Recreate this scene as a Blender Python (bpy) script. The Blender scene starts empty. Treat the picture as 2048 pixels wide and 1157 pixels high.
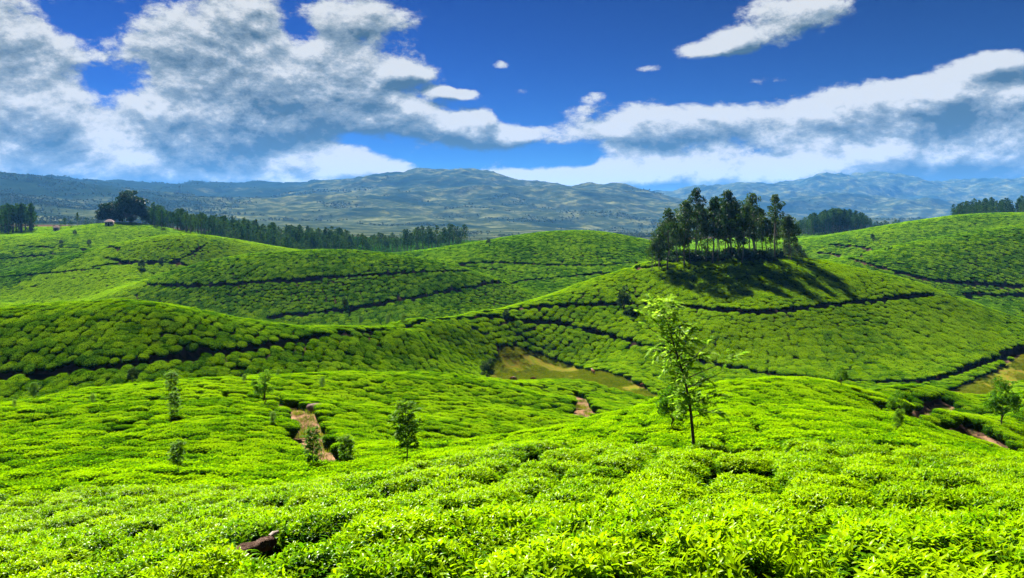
import bpy, bmesh, math, random
import numpy as np
from mathutils import Vector, Matrix, Euler

scene = bpy.context.scene
# ---------------------------------------------------------------- camera
cam_data = bpy.data.cameras.new('camera')
cam = bpy.data.objects.new('camera', cam_data); scene.collection.objects.link(cam)
cam_data.sensor_fit = 'HORIZONTAL'; cam_data.sensor_width = 36.0
cam_data.lens = 36.0*1600/2048                      # about 65 degrees across
cam_data.shift_y = -(578.5-430)/2048                # level camera, horizon in the upper part
cam_data.clip_start = 0.1; cam_data.clip_end = 60000
cam.location = (0, 0, 30); cam.rotation_euler = (math.radians(90), 0, 0)
scene.camera = cam
# ---------------------------------------------------------------- sun
SUN_EL, SUN_AZ = math.radians(45.5), math.radians(-31)   # azimuth measured from straight ahead, to the right
SUN_DIR = Vector((math.sin(SUN_AZ)*math.cos(SUN_EL), math.cos(SUN_AZ)*math.cos(SUN_EL), math.sin(SUN_EL)))
sun_data = bpy.data.lights.new('sun', 'SUN'); sun_data.energy = 5.0; sun_data.angle = math.radians(0.55)
sun_data.color = (1.0, 0.965, 0.89)
sun = bpy.data.objects.new('sun', sun_data); scene.collection.objects.link(sun)
sun.rotation_euler = SUN_DIR.to_track_quat('Z', 'Y').to_euler()
# ---------------------------------------------------------------- exposure
vs = scene.view_settings
vs.view_transform = 'Standard'; vs.look = 'None'; vs.gamma = 1.0; vs.exposure = 2.55; vs.use_curve_mapping = False
scene.cycles.use_denoising = True
scene.cycles.max_bounces = 8; scene.cycles.diffuse_bounces = 3; scene.cycles.glossy_bounces = 2
scene.cycles.transmission_bounces = 4; scene.cycles.volume_bounces = 1; scene.cycles.transparent_max_bounces = 4
scene.cycles.sample_clamp_indirect = 4.0
# ---------------------------------------------------------------- sky
def node(nt, kind, **kw):
    n = nt.nodes.new(kind)
    for k, v in kw.items():
        if k == 'i':
            for a, b in v.items(): n.inputs[a].default_value = b
        else: setattr(n, k, v)
    return n
def math_node(nt, op, a, b=None, c=None, clamp=False):
    n = nt.nodes.new('ShaderNodeMath'); n.operation = op; n.use_clamp = clamp
    for k, v in enumerate((a, b, c)):
        if v is None: continue
        if isinstance(v, (int, float)): n.inputs[k].default_value = v
        else: nt.links.new(v, n.inputs[k])
    return n.outputs[0]
def sky_angle(px, py):
    x, z = (px-1024)/1600, (430-py)/1600
    return math.atan2(x, 1), math.atan2(z, math.hypot(x, 1))
# where the cumulus stands in the sky: bearing, height, half widths (as picture spans), weight
CLOUDS = [  # column, row, half width, half height, weight
 (480,120,260,140,.44),(450,265,260,75,.50),(680,90,90,100,.20),(60,90,120,90,.36),(40,280,190,70,.40),(250,350,460,40,.56),(560,365,240,18,.30),(560,40,160,40,.16),
 (850,235,80,32,.46),(900,262,60,18,.30),(1015,275,75,24,.50),(965,240,26,26,.34),(700,335,90,18,.44),
 (1600,228,400,44,.34),(1330,250,130,44,.26),(1980,195,220,40,.26),(1900,295,280,48,.44),(1500,345,340,34,.44),(1150,360,220,18,.5),(2000,345,320,44,.40),
 (1420,102,95,24,.52),(1490,74,50,22,.44),(1640,24,105,28,.40),(1003,131,28,13,.50),(1970,124,75,20,.46),(825,147,55,16,.46),(1150,215,50,14,.26),(930,188,30,11,.50),(1045,182,28,10,.50),(1190,192,34,12,.46),(880,182,26,9,.5),(1290,138,44,12,.5),(1530,160,64,16,.46),(1420,100,60,16,.2),(970,38,26,10,.4),(760,185,40,20,.2),
 (1150,90,320,110,-.36),(185,30,40,40,-.30),(215,200,55,60,-.42),(600,55,36,30,-.34),(1750,110,300,34,-.26),(1120,310,110,26,-.26),(700,280,70,22,-.30),(940,330,120,20,-.2)]
world = bpy.data.worlds.new('World'); scene.world = world; world.use_nodes = True
wt = world.node_tree; wt.nodes.clear()
def cloud_group():
    g = bpy.data.node_groups.new('cloud_density', 'ShaderNodeTree')
    g.interface.new_socket('Direction', in_out='INPUT', socket_type='NodeSocketVector')
    g.interface.new_socket('Density', in_out='OUTPUT', socket_type='NodeSocketFloat')
    gi = g.nodes.new('NodeGroupInput'); go = g.nodes.new('NodeGroupOutput')
    sep = g.nodes.new('ShaderNodeSeparateXYZ'); g.links.new(gi.outputs[0], sep.inputs[0])
    az = math_node(g, 'ARCTAN2', sep.outputs[0], sep.outputs[1]); el = math_node(g, 'ARCSINE', sep.outputs[2])
    stretch = node(g, 'ShaderNodeVectorMath', operation='MULTIPLY'); stretch.inputs[1].default_value = (1, 1, 1.75)
    g.links.new(gi.outputs[0], stretch.inputs[0])
    n1 = node(g, 'ShaderNodeTexNoise', i={'Scale': 5.2, 'Detail': 11.0, 'Roughness': 0.61, 'Lacunarity': 2.1, 'Distortion': 0.15})
    n2 = node(g, 'ShaderNodeTexVoronoi', feature='F1', distance='EUCLIDEAN', normalize=True, i={'Scale': 17.0, 'Detail': 5.0, 'Roughness': 0.65, 'Lacunarity': 2.3})
    g.links.new(stretch.outputs[0], n1.inputs['Vector'])
    wob = node(g, 'ShaderNodeTexNoise', i={'Scale': 30.0, 'Detail': 4.0, 'Roughness': 0.6}); g.links.new(stretch.outputs[0], wob.inputs['Vector'])
    wv = node(g, 'ShaderNodeVectorMath', operation='MULTIPLY_ADD'); wv.inputs[1].default_value = (.05, .05, .05); g.links.new(wob.outputs['Color'], wv.inputs[0]); g.links.new(stretch.outputs[0], wv.inputs[2])
    g.links.new(wv.outputs[0], n2.inputs['Vector'])
    comb = g.nodes.new('ShaderNodeCombineXYZ'); g.links.new(az, comb.inputs[0]); g.links.new(el, comb.inputs[1])
    acc = math_node(g, 'MULTIPLY_ADD', n1.outputs[0], 1.75, -0.875-0.18+0.185)
    acc = math_node(g, 'MULTIPLY_ADD', n2.outputs[0], -0.52, acc)
    for (px, py, rx, ry, w) in CLOUDS:
        a0, e0 = sky_angle(px, py)
        s = node(g, 'ShaderNodeVectorMath', operation='SUBTRACT'); s.inputs[1].default_value = (a0, e0, 0); g.links.new(comb.outputs[0], s.inputs[0])
        m = node(g, 'ShaderNodeVectorMath', operation='MULTIPLY'); m.inputs[1].default_value = (1600/rx, 1600/ry, 0); g.links.new(s.outputs[0], m.inputs[0])
        d = node(g, 'ShaderNodeVectorMath', operation='DOT_PRODUCT'); g.links.new(m.outputs[0], d.inputs[0]); g.links.new(m.outputs[0], d.inputs[1])
        e = math_node(g, 'POWER', 0.45, d.outputs['Value'])
        acc = math_node(g, 'MULTIPLY_ADD', e, w, acc)
    g.links.new(acc, go.inputs[0])
    return g
def build_sky():
    L = wt.links; tc = wt.nodes.new('ShaderNodeTexCoord'); cg = cloud_group()
    nrm = node(wt, 'ShaderNodeVectorMath', operation='NORMALIZE'); L.new(tc.outputs['Generated'], nrm.inputs[0])
    def dens(offset):
        n = wt.nodes.new('ShaderNodeGroup'); n.node_tree = cg
        if offset is None: L.new(nrm.outputs[0], n.inputs[0])
        else:
            a = node(wt, 'ShaderNodeVectorMath', operation='ADD'); a.inputs[1].default_value = offset; L.new(nrm.outputs[0], a.inputs[0])
            b = node(wt, 'ShaderNodeVectorMath', operation='NORMALIZE'); L.new(a.outputs[0], b.inputs[0]); L.new(b.outputs[0], n.inputs[0])
        return n.outputs[0]
    d0 = dens(None); s = SUN_DIR
    d1 = dens((s.x*0.022, s.y*0.022, s.z*0.022))
    alpha = node(wt, 'ShaderNodeMapRange', interpolation_type='SMOOTHSTEP', i={'From Min': -0.06, 'From Max': 0.13}); L.new(d0, alpha.inputs['Value'])
    # puffs are bright where they thin out towards the sun, grey where cloud stands between
    rel = math_node(wt, 'MULTIPLY_ADD', math_node(wt, 'SUBTRACT', d0, d1), 2.3, 0.68)
    rel = math_node(wt, 'SUBTRACT', rel, math_node(wt, 'MULTIPLY', math_node(wt, 'MAXIMUM', math_node(wt, 'SUBTRACT', d1, 0.10), 0.0), 1.15))
    sz = wt.nodes.new('ShaderNodeSeparateXYZ'); L.new(nrm.outputs[0], sz.inputs[0])      # far low cloud is paler, seen through more air
    rel = math_node(wt, 'ADD', rel, math_node(wt, 'MULTIPLY', math_node(wt, 'MULTIPLY_ADD', sz.outputs[2], -9.0, 1.0, clamp=True), 0.45))
    lit = math_node(wt, 'MAXIMUM', math_node(wt, 'MINIMUM', rel, 1.0), 0.0)
    ccol = nt_ramp = wt.nodes.new('ShaderNodeValToRGB'); e = ccol.color_ramp.elements; e.new(0.5)
    for k, (q, c) in enumerate(((0.0, (0.04,0.075,0.105)), (0.5, (0.17,0.21,0.235)), (1.0, (0.45,0.46,0.46)))): e[k].position = q; e[k].color = (*c, 1)
    L.new(lit, ccol.inputs[0])
    sky = node(wt, 'ShaderNodeTexSky', sky_type='NISHITA', sun_disc=False, sun_elevation=SUN_EL, sun_rotation=SUN_AZ, altitude=1600.0, air_density=1.0, dust_density=0.25, ozone_density=3.0)
    gam = node(wt, 'ShaderNodeGamma', i={'Gamma': 2.2}); scl = node(wt, 'ShaderNodeVectorMath', operation='MULTIPLY'); scl.inputs[1].default_value = (0.070, 0.083, 0.120)
    L.new(sky.outputs[0], scl.inputs[0]); L.new(scl.outputs[0], gam.inputs['Color'])
    tint = node(wt, 'ShaderNodeMix', data_type='RGBA', blend_type='MULTIPLY'); tint.inputs['Factor'].default_value = 1; tint.inputs['B'].default_value = (0.22, 0.34, 0.285, 1)
    L.new(gam.outputs[0], tint.inputs['A'])
    mix = node(wt, 'ShaderNodeMix', data_type='RGBA'); L.new(alpha.outputs[0], mix.inputs['Factor'])
    # everything below is in units of the background strength 0.1
    up = node(wt, 'ShaderNodeVectorMath', operation='SCALE'); up.inputs['Scale'].default_value = 3.7
    L.new(tint.outputs['Result'], mix.inputs['A']); L.new(ccol.outputs[0], mix.inputs['B']); L.new(mix.outputs['Result'], up.inputs[0])
    bg = node(wt, 'ShaderNodeBackground', i={'Strength': 0.075}); L.new(up.outputs[0], bg.inputs['Color'])
    out = wt.nodes.new('ShaderNodeOutputWorld'); L.new(bg.outputs[0], out.inputs['Surface'])
build_sky(); world.cycles.sampling_method = 'MANUAL'; world.cycles.sample_map_resolution = 256
# ---------------------------------------------------------------- materials
def new_mat(name):
    m = bpy.data.materials.new(name); m.use_nodes = True; nt = m.node_tree; nt.nodes.clear()
    out = nt.nodes.new('ShaderNodeOutputMaterial'); return m, nt, out
def ramp(nt, fac, stops):
    r = nt.nodes.new('ShaderNodeValToRGB'); e = r.color_ramp.elements
    while len(e) < len(stops): e.new(0.5)
    for k, (p, c) in enumerate(stops): e[k].position = p; e[k].color = (*c, 1)
    nt.links.new(fac, r.inputs[0]); return r.outputs[0]
def noise(nt, scale, detail=4, rough=0.55, coord='Object', out=0, distortion=0.0):
    tc = nt.nodes.new('ShaderNodeTexCoord'); n = node(nt, 'ShaderNodeTexNoise', i={'Scale': scale, 'Detail': detail, 'Roughness': rough, 'Distortion': distortion})
    nt.links.new(tc.outputs[coord], n.inputs['Vector']); return n.outputs[out]
def world_noise(nt, scale, detail=4, rough=0.55):
    g = nt.nodes.new('ShaderNodeNewGeometry'); n = node(nt, 'ShaderNodeTexNoise', i={'Scale': scale, 'Detail': detail, 'Roughness': rough})
    nt.links.new(g.outputs['Position'], n.inputs['Vector']); return n.outputs[0]
def mixc(nt, fac, a, b, blend='MIX'):
    m = node(nt, 'ShaderNodeMix', data_type='RGBA', blend_type=blend)
    for s, v in (('Factor', fac), ('A', a), ('B', b)):
        if isinstance(v, (int, float)): m.inputs[s].default_value = v
        elif isinstance(v, tuple): m.inputs[s].default_value = (*v, 1)
        else: nt.links.new(v, m.inputs[s])
    return m.outputs['Result']
def leaf_mat(name, old, mid, young, rough=0.38, trans=0.4, per='island', spec=0.04, patch=0.0, patch_scale=0.08, inst=0.3):
    """leaf: colour runs from old to young leaf (vertex value 'young', leaf by leaf, plant by plant), darker where hill or rim shade is painted in; lit through from behind"""
    m, nt, out = new_mat(name); L = nt.links
    geo = nt.nodes.new('ShaderNodeNewGeometry'); oi = nt.nodes.new('ShaderNodeObjectInfo'); at = node(nt, 'ShaderNodeAttribute', attribute_name='young')
    r = geo.outputs['Random Per Island'] if per == 'island' else noise(nt, 9.0, 5, 0.7)
    f = math_node(nt, 'MULTIPLY_ADD', at.outputs['Fac'], 0.62, math_node(nt, 'MULTIPLY', r, 0.38 if per == 'island' else 0.5))
    f = math_node(nt, 'ADD', f, math_node(nt, 'MULTIPLY_ADD', oi.outputs['Random'], inst, -inst*0.5))
    fl = node(nt, 'ShaderNodeAttribute', attribute_name='shade_tone', attribute_type='INSTANCER'); f = math_node(nt, 'ADD', f, fl.outputs['Fac'])
    if patch: f = math_node(nt, 'ADD', f, math_node(nt, 'MULTIPLY_ADD', world_noise(nt, patch_scale, 3, 0.6), patch*2, -patch))
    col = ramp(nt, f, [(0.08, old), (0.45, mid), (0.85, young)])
    p = node(nt, 'ShaderNodeBsdfPrincipled', i={'Roughness': rough, 'Specular IOR Level': spec}); L.new(col, p.inputs['Base Color'])
    t = nt.nodes.new('ShaderNodeBsdfTranslucent'); L.new(mixc(nt, 1.0, col, (1.2, 1.35, 0.5), 'MULTIPLY'), t.inputs['Color'])
    mx = node(nt, 'ShaderNodeMixShader', i={'Fac': trans}); L.new(p.outputs[0], mx.inputs[1]); L.new(t.outputs[0], mx.inputs[2]); L.new(mx.outputs[0], out.inputs['Surface'])
    return m
def matte(name, stops, scale=2.0, detail=6, rough=0.9, bump=0.0, bump_scale=None, coord='Object', spec=0.0):
    m, nt, out = new_mat(name); L = nt.links
    p = node(nt, 'ShaderNodeBsdfPrincipled', i={'Roughness': rough, 'Specular IOR Level': spec})
    L.new(ramp(nt, noise(nt, scale, detail, 0.62, coord), stops), p.inputs['Base Color'])
    if bump:
        b = node(nt, 'ShaderNodeBump', i={'Strength': bump, 'Distance': 0.1}); L.new(noise(nt, bump_scale or scale*4, 6, 0.65, coord), b.inputs['Height']); L.new(b.outputs[0], p.inputs['Normal'])
    L.new(p.outputs[0], out.inputs['Surface']); return m
M = {}
M['tea_leaf'] = leaf_mat('tea_leaf', (0.005,0.032,0.001), (0.056,0.145,0.001), (0.190,0.290,0.001), rough=0.24, trans=0.45, spec=0.022, patch=0.26, patch_scale=0.7, inst=0.18)
M['tea_leaf_mid'] = leaf_mat('tea_leaf_mid', (0.006,0.034,0.001), (0.052,0.145,0.001), (0.175,0.290,0.001), rough=0.5, trans=0.45, spec=0.0, patch=0.26, patch_scale=0.14, inst=0.5)
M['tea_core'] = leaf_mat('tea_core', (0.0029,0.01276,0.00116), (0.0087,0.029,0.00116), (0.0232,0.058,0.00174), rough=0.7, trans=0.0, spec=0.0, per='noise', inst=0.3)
M['tea_pad'] = leaf_mat('tea_pad', (0.00464,0.0203,0.00116), (0.029,0.0812,0.00174), (0.1102,0.174,0.00232), rough=0.6, trans=0.0, spec=0.0, per='noise', patch=0.15, patch_scale=0.03, inst=0.4)
M['tea_pad_leaf'] = leaf_mat('tea_pad_leaf', (0.0058,0.0261,0.00116), (0.0348,0.0928,0.00174), (0.1218,0.1856,0.00232), rough=0.6, trans=0.25, spec=0.0, patch=0.15, patch_scale=0.03, inst=0.4)
M['soil'] = matte('soil', [(0.3,(0.0261,0.01624,0.01044)), (0.6,(0.058,0.03364,0.01972)), (0.8,(0.0406,0.0464,0.0116))], 0.6, 8, bump=0.6)
M['dirt'] = matte('dirt', [(0.25,(0.058,0.0464,0.0116)), (0.42,(0.0986,0.0551,0.029)), (0.6,(0.1508,0.087,0.0493)), (0.8,(0.1798,0.116,0.0696))], 0.9, 8, bump=0.5)
M['carriage'] = matte('carriage_path', [(0.3,(0.01276,0.00812,0.0058)), (0.55,(0.029,0.0174,0.0116)), (0.8,(0.087,0.0493,0.0319))], 0.35, 8, bump=0.6)  # path floor darkened: the black shadow of the bank is in its colour
M['meadow'] = matte('meadow', [(0.36,(0.035,0.065,0.004)), (0.45,(0.085,0.095,0.006)), (0.53,(0.105,0.075,0.012)), (0.60,(0.055,0.075,0.006)), (0.68,(0.10,0.10,0.007))], 0.45, 14, bump=1.0, bump_scale=2.5)
M['bark'] = matte('bark', [(0.3,(0.0203,0.01508,0.0116)), (0.7,(0.0696,0.0551,0.0435))], 3.0, 6, bump=0.6)
M['pale_bark'] = matte('pale_bark', [(0.3,(0.0406,0.0319,0.02436)), (0.7,(0.1392,0.116,0.0928))], 1.2, 6, bump=0.3)
M['gum_leaf'] = leaf_mat('gum_leaf', (0.005,0.018,0.005), (0.018,0.045,0.009), (0.06,0.085,0.014), rough=0.45, trans=0.35, inst=0.3)
M['oak_leaf'] = leaf_mat('oak_leaf', (0.02,0.075,0.003), (0.085,0.19,0.008), (0.22,0.31,0.04), rough=0.42, trans=0.6, spec=0.04, inst=0.25)
M['broad_leaf'] = leaf_mat('broad_leaf', (0.00348,0.01392,0.00464), (0.00928,0.029,0.00696), (0.0261,0.0551,0.01044), rough=0.45, trans=0.25, inst=0.2)
M['forest_leaf'] = leaf_mat('forest_leaf', (0.005,0.018,0.004), (0.014,0.042,0.008), (0.045,0.075,0.013), rough=0.55, trans=0.3, spec=0.0, inst=0.5)
M['scrub'] = leaf_mat('scrub', (0.00464,0.01392,0.0058), (0.01276,0.0319,0.01044), (0.029,0.0493,0.01624), rough=0.6, trans=0.15, inst=0.5)
M['grass'] = leaf_mat('grass', (0.03,0.075,0.003), (0.10,0.125,0.006), (0.17,0.14,0.018), rough=0.6, trans=0.35, spec=0.0, inst=0.4, patch=.3, patch_scale=.08)
M['sapling_leaf'] = leaf_mat('sapling_leaf', (0.016,0.06,0.002), (0.055,0.14,0.005), (0.14,0.22,0.015), rough=0.45, trans=0.55, spec=0.03, inst=0.25)
M['log_bark'] = matte('log_bark', [(0.3,(0.03,0.018,0.013)), (0.5,(0.09,0.055,0.04)), (0.75,(0.17,0.115,0.09))], 9.0, 8, bump=1.0, bump_scale=26)
M['cut_wood'] = matte('cut_wood', [(0.3,(0.14,0.10,0.08)), (0.7,(0.34,0.29,0.25))], 14.0, 6, bump=.5)
M['wall'] = matte('hut_wall', [(0.3,(0.22,0.18,0.14)), (0.7,(0.32,0.27,0.22))], .8, 5); M['door'] = matte('hut_door', [(0.3,(0.03,0.02,0.015)), (0.7,(0.06,0.04,0.03))], 2, 4)
M['roof'] = matte('hut_roof', [(0.3,(0.17,0.12,0.11)), (0.7,(0.25,0.20,0.185))], .9, 6)
M['coat_brown'] = matte('coat_brown', [(0.42,(0.10,0.035,0.015)), (0.55,(0.16,0.06,0.03)), (0.60,(0.36,0.30,0.25))], 3.2, 2); M['coat_dark'] = matte('coat_dark', [(0.40,(0.03,0.014,0.009)), (0.6,(0.08,0.03,0.015)), (0.66,(0.28,0.22,0.18))], 3.0, 2)
M['rock'] = matte('rock', [(0.3,(0.0522,0.0348,0.029)), (0.6,(0.1508,0.1102,0.0928)), (0.8,(0.2436,0.2088,0.1798))], 1.6, 8, bump=0.7)
def mountain_mat():
    m, nt, out = new_mat('mountain_side'); L = nt.links
    a = world_noise(nt, 0.0035, 9, 0.62); b = world_noise(nt, 0.016, 8, 0.7)
    grass = ramp(nt, b, [(0.3,(0.007,0.015,0.008)), (0.5,(0.02,0.029,0.013)), (0.66,(0.085,0.09,0.04))])  # palest grass stop paints sunlit patches on the slopes
    wood = ramp(nt, b, [(0.3,(0.003,0.008,0.006)), (0.7,(0.010,0.02,0.010))])
    geo = nt.nodes.new('ShaderNodeNewGeometry'); sx = nt.nodes.new('ShaderNodeSeparateXYZ'); L.new(geo.outputs['Position'], sx.inputs[0])
    side = node(nt, 'ShaderNodeMapRange', i={'From Min': -1900.0, 'From Max': -800.0, 'To Min': 0.33, 'To Max': -0.04}); L.new(sx.outputs[0], side.inputs['Value'])  # left range: dark forest, with cloud shadow painted into the same darker colour
    f = node(nt, 'ShaderNodeMapRange', i={'From Min': 0.47, 'From Max': 0.56}); L.new(math_node(nt, 'ADD', a, side.outputs[0]), f.inputs['Value'])
    col = mixc(nt, f.outputs[0], grass, wood)
    p = node(nt, 'ShaderNodeBsdfPrincipled', i={'Roughness': 1.0, 'Specular IOR Level': 0.0}); L.new(col, p.inputs['Base Color'])
    bp = node(nt, 'ShaderNodeBump', i={'Strength': 0.7, 'Distance': 12.0}); L.new(b, bp.inputs['Height']); L.new(bp.outputs[0], p.inputs['Normal'])
    L.new(p.outputs[0], out.inputs['Surface']); return m
M['mountain'] = mountain_mat()
def haze_mat():
    m, nt, out = new_mat('haze_air')
    v = node(nt, 'ShaderNodeVolumePrincipled', i={'Color': (0.12,0.42,1.0,1), 'Density': HAZE_DENSITY, 'Anisotropy': 0.0}); nt.links.new(v.outputs[0], out.inputs['Volume'])
    return m
HAZE_DENSITY = 0.00005
M['haze'] = haze_mat()
# ----------------------------------------------------------------------------
# the lie of the land: survey points (picture column, picture row, metres ahead)
# turned into world heights and joined by a thin plate surface (top of the tea)
# ----------------------------------------------------------------------------
FOC, CX, HZ, CAMZ = 1600.0, 1024.0, 430.0, 30.0
SURVEY = [
 # under and round the camera
 [(-700,1870,2),(200,1870,2),(1024,1870,2),(1900,1870,2),(2700,1870,2)],
 [(-700,1400,5),(0,1440,4.6),(500,1440,3.4),(1024,1440,3),(1500,1440,3),(2048,1440,3.1),(2600,1440,3.2)],
 [(-500,1157,12),(0,1157,9),(250,1157,7.4),(500,1157,6),(1024,1157,4.6),(1500,1157,4.5),(2048,1157,4.8),(2500,1157,5)],
 [(-400,1030,21),(0,1030,19),(200,1042,15.5),(500,1040,11.2),(760,1015,9.8),(1024,1000,9.6),(1500,1000,9.6),(2048,1005,10.2),(2500,1005,10.4)],
 [(815,926,27)],[(1024,898,20),(1220,885,21),(1388,888,22),(1600,885,22),(1800,890,22),(2048,930,18),(2400,940,18)],
 [(1220,853,33),(1388,832,32),(1600,832,32),(1800,846,33),(1900,878,33),(2048,912,26)],[(1388,808,41),(1600,806,41),(1800,828,40)],
 # first spur on the right, its brow, and the dip behind it
 [(1000,873,36),(1180,837,46),(1300,798,54),(1430,773,60),(1560,768,65),(1700,772,66),(1790,800,60),(1900,868,46),(2000,905,38),(2100,940,32),(2400,990,27)],
 [(1000,893,47),(1180,868,63),(1300,848,76),(1430,830,82),(1560,832,88),(1700,835,88)],[(1900,872,66),(2000,905,62),(2110,935,62)],
 # small spur bottom right with the cut bank, and the hollow behind
 [(1780,770,80),(1850,766,84),(1900,782,84),(1960,808,80),(1990,832,74)],[(1900,800,96),(1960,815,96),(2048,812,94),(2200,800,94)],
 [(1800,808,74),(1880,800,76)],[(1870,838,71),(1950,850,68)],
 [(2005,838,66)],[(2048,860,58)],[(2048,780,80),(2120,800,70),(2300,800,70)],
 [(1850,790,105),(1950,800,105)],
 # left field: hollow with the dirt path, slope and brow
 [(650,930,29),(690,918,32),(625,926,31),(560,960,25)],
 [(357,936,26),(180,935,28),(0,930,31),(-300,930,33)],
 [(180,870,39),(0,865,42),(348,850,42),(480,840,45),(560,845,44)],
 [(620,870,42),(612,808,57),(520,806,56),(348,800,54)],
 [(700,850,50),(800,840,55),(900,850,55),(1000,850,60),(1100,835,68),(1180,812,82)],
 [(700,800,66),(850,790,72),(1000,800,78),(1120,790,95)],
 [(-400,840,52),(0,806,60),(180,778,66),(350,762,72),(480,750,75),(600,745,78),(700,741,82),(850,744,90),(950,754,100),(1050,758,110),(1180,760,115),(1240,777,112),(1280,800,104)],
 [(-400,860,72),(0,838,78),(180,808,83),(350,793,87),(480,783,90),(600,776,94),(700,770,98),(850,765,107),(950,768,114)],
 # second ridge across the picture: carriage path, brow, far side
 [(-400,770,87),(0,748,92),(100,742,92),(250,722,94),(480,695,103),(650,669,113),(800,653,127),(860,636,141)],
 [(-400,670,97),(0,652,100),(150,636,102),(330,625,104),(430,632,110),(600,651,120),(720,656,128),(830,642,139),(900,630,149),(960,619,161),(1050,604,178)],
 [(-400,700,130),(0,690,135),(330,668,140),(600,680,155),(830,665,175),(1000,632,205)],
 [(600,659,129),(720,665,138),(830,652,150),(900,639,160),(960,627,172)],[(700,718,109.3),(800,720,117),(880,715,126),(960,730,135)],
 [(960,629,157),(1100,641,167),(1200,661,162),(1290,687,152)],
 # grass clearing in the bottom (level)
 [(1015,740,141),(1100,715,154),(1200,718,153),(1290,758,134),(1310,782,125)],[(1150,742,141)],[(1080,752,137),(1230,770,129)],
 [(1800,775,127),(1920,775,127),(1990,742,141),(2048,712,156),(2350,700,163)],
 # hill with the grove
 [(960,622,158),(1060,611,170),(1200,605,174),(1320,608,169),(1480,620,160),(1540,624,158),(1600,614,160),(1700,604,165),(1870,583,177)],
 [(1340,715,147),(1420,722,147),(1520,742,141),(1650,757,136),(1850,760,134),(1950,730,144),(2048,695,156),(2350,690,165)],
 [(1100,590,182),(1200,558,185),(1320,523,186),(1400,513,187),(1500,511,188),(1600,516,188),(1700,531,187),(1800,555,185),(1880,580,182),(1960,614,178),(2048,655,172),(2350,690,175)],
 [(1200,590,215),(1400,545,222),(1550,545,222),(1700,568,220),(1900,625,212)],
 # valley behind, hill with two carriage paths
 [(250,626,240),(400,633,231),(600,637,228),(750,640,226),(850,626,229),(1000,610,240),(1100,602,250)],
 [(100,622,255),(0,606,262),(-400,600,270),(160,612,250)],
 [(230,600,246),(300,563,256),(400,525,264),(500,507,268),(650,498,270),(750,503,270),(900,526,266),(1000,559,258),(1070,597,250)],
 [(400,574,298),(650,552,312),(850,562,304)],
 [(1080,592,268),(1150,575,280),(1250,545,298),(1330,528,306)],[(1000,566,285)],
 [(900,527,318),(1100,529,312),(1300,522,314)],
 [(830,524,335),(900,498,345),(1000,479,352),(1100,463,358),(1200,463,360),(1300,483,356),(1380,510,350)],
 [(900,512,410),(1100,488,430),(1300,500,430)],
 # left: rounded hill, low ridges, the long slope under the wood
 [(100,606,278),(180,592,275)],[(200,555,298),(300,550,302),(420,548,312)],
 [(215,514,325),(280,487,332),(360,474,336),(420,478,336),(520,506,332),(580,522,330)],
 [(200,515,385),(360,503,395)],
 [(-400,570,318),(0,546,330),(100,520,346),(200,501,362)],[(0,560,356),(100,535,372)],[(0,590,300)],
 [(-400,510,400),(0,500,415),(120,484,425),(240,480,435),(400,478,450)],
 [(-400,462,520),(0,462,520),(120,462,490),(200,446,492),(270,446,500),(330,456,510)],
 [(450,472,545),(600,490,555),(750,498,550),(850,500,545),(930,495,560)],
 [(430,500,450),(560,512,470),(700,518,470),(830,522,455)],
 [(-400,450,640),(0,455,640),(200,455,640),(600,470,700),(930,480,720)],
 # right: big tea slopes
 [(2030,632,240),(1960,612,246)],[(1850,585,262),(2048,600,262),(2350,600,262)],
 [(1690,520,300),(1800,491,304),(1900,474,306),(2048,455,306),(2400,435,306)],
 [(1700,540,365),(1900,495,360),(2048,474,360),(2400,455,360)],
 [(1610,507,415),(1660,491,420),(1750,466,424),(1850,446,428),(1920,433,430),(2000,431,430),(2048,430,430),(2400,424,430)],
 [(1850,455,540),(2048,444,540),(2400,440,540)],
 [(1450,492,520),(1600,480,560),(1650,474,580),(1740,466,600)],
 [(1900,434,660),(2048,424,680),(2400,405,700)],
 [(1200,482,720),(1600,470,760),(1740,466,760),(1850,452,760),(2048,440,800)],
]
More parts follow.
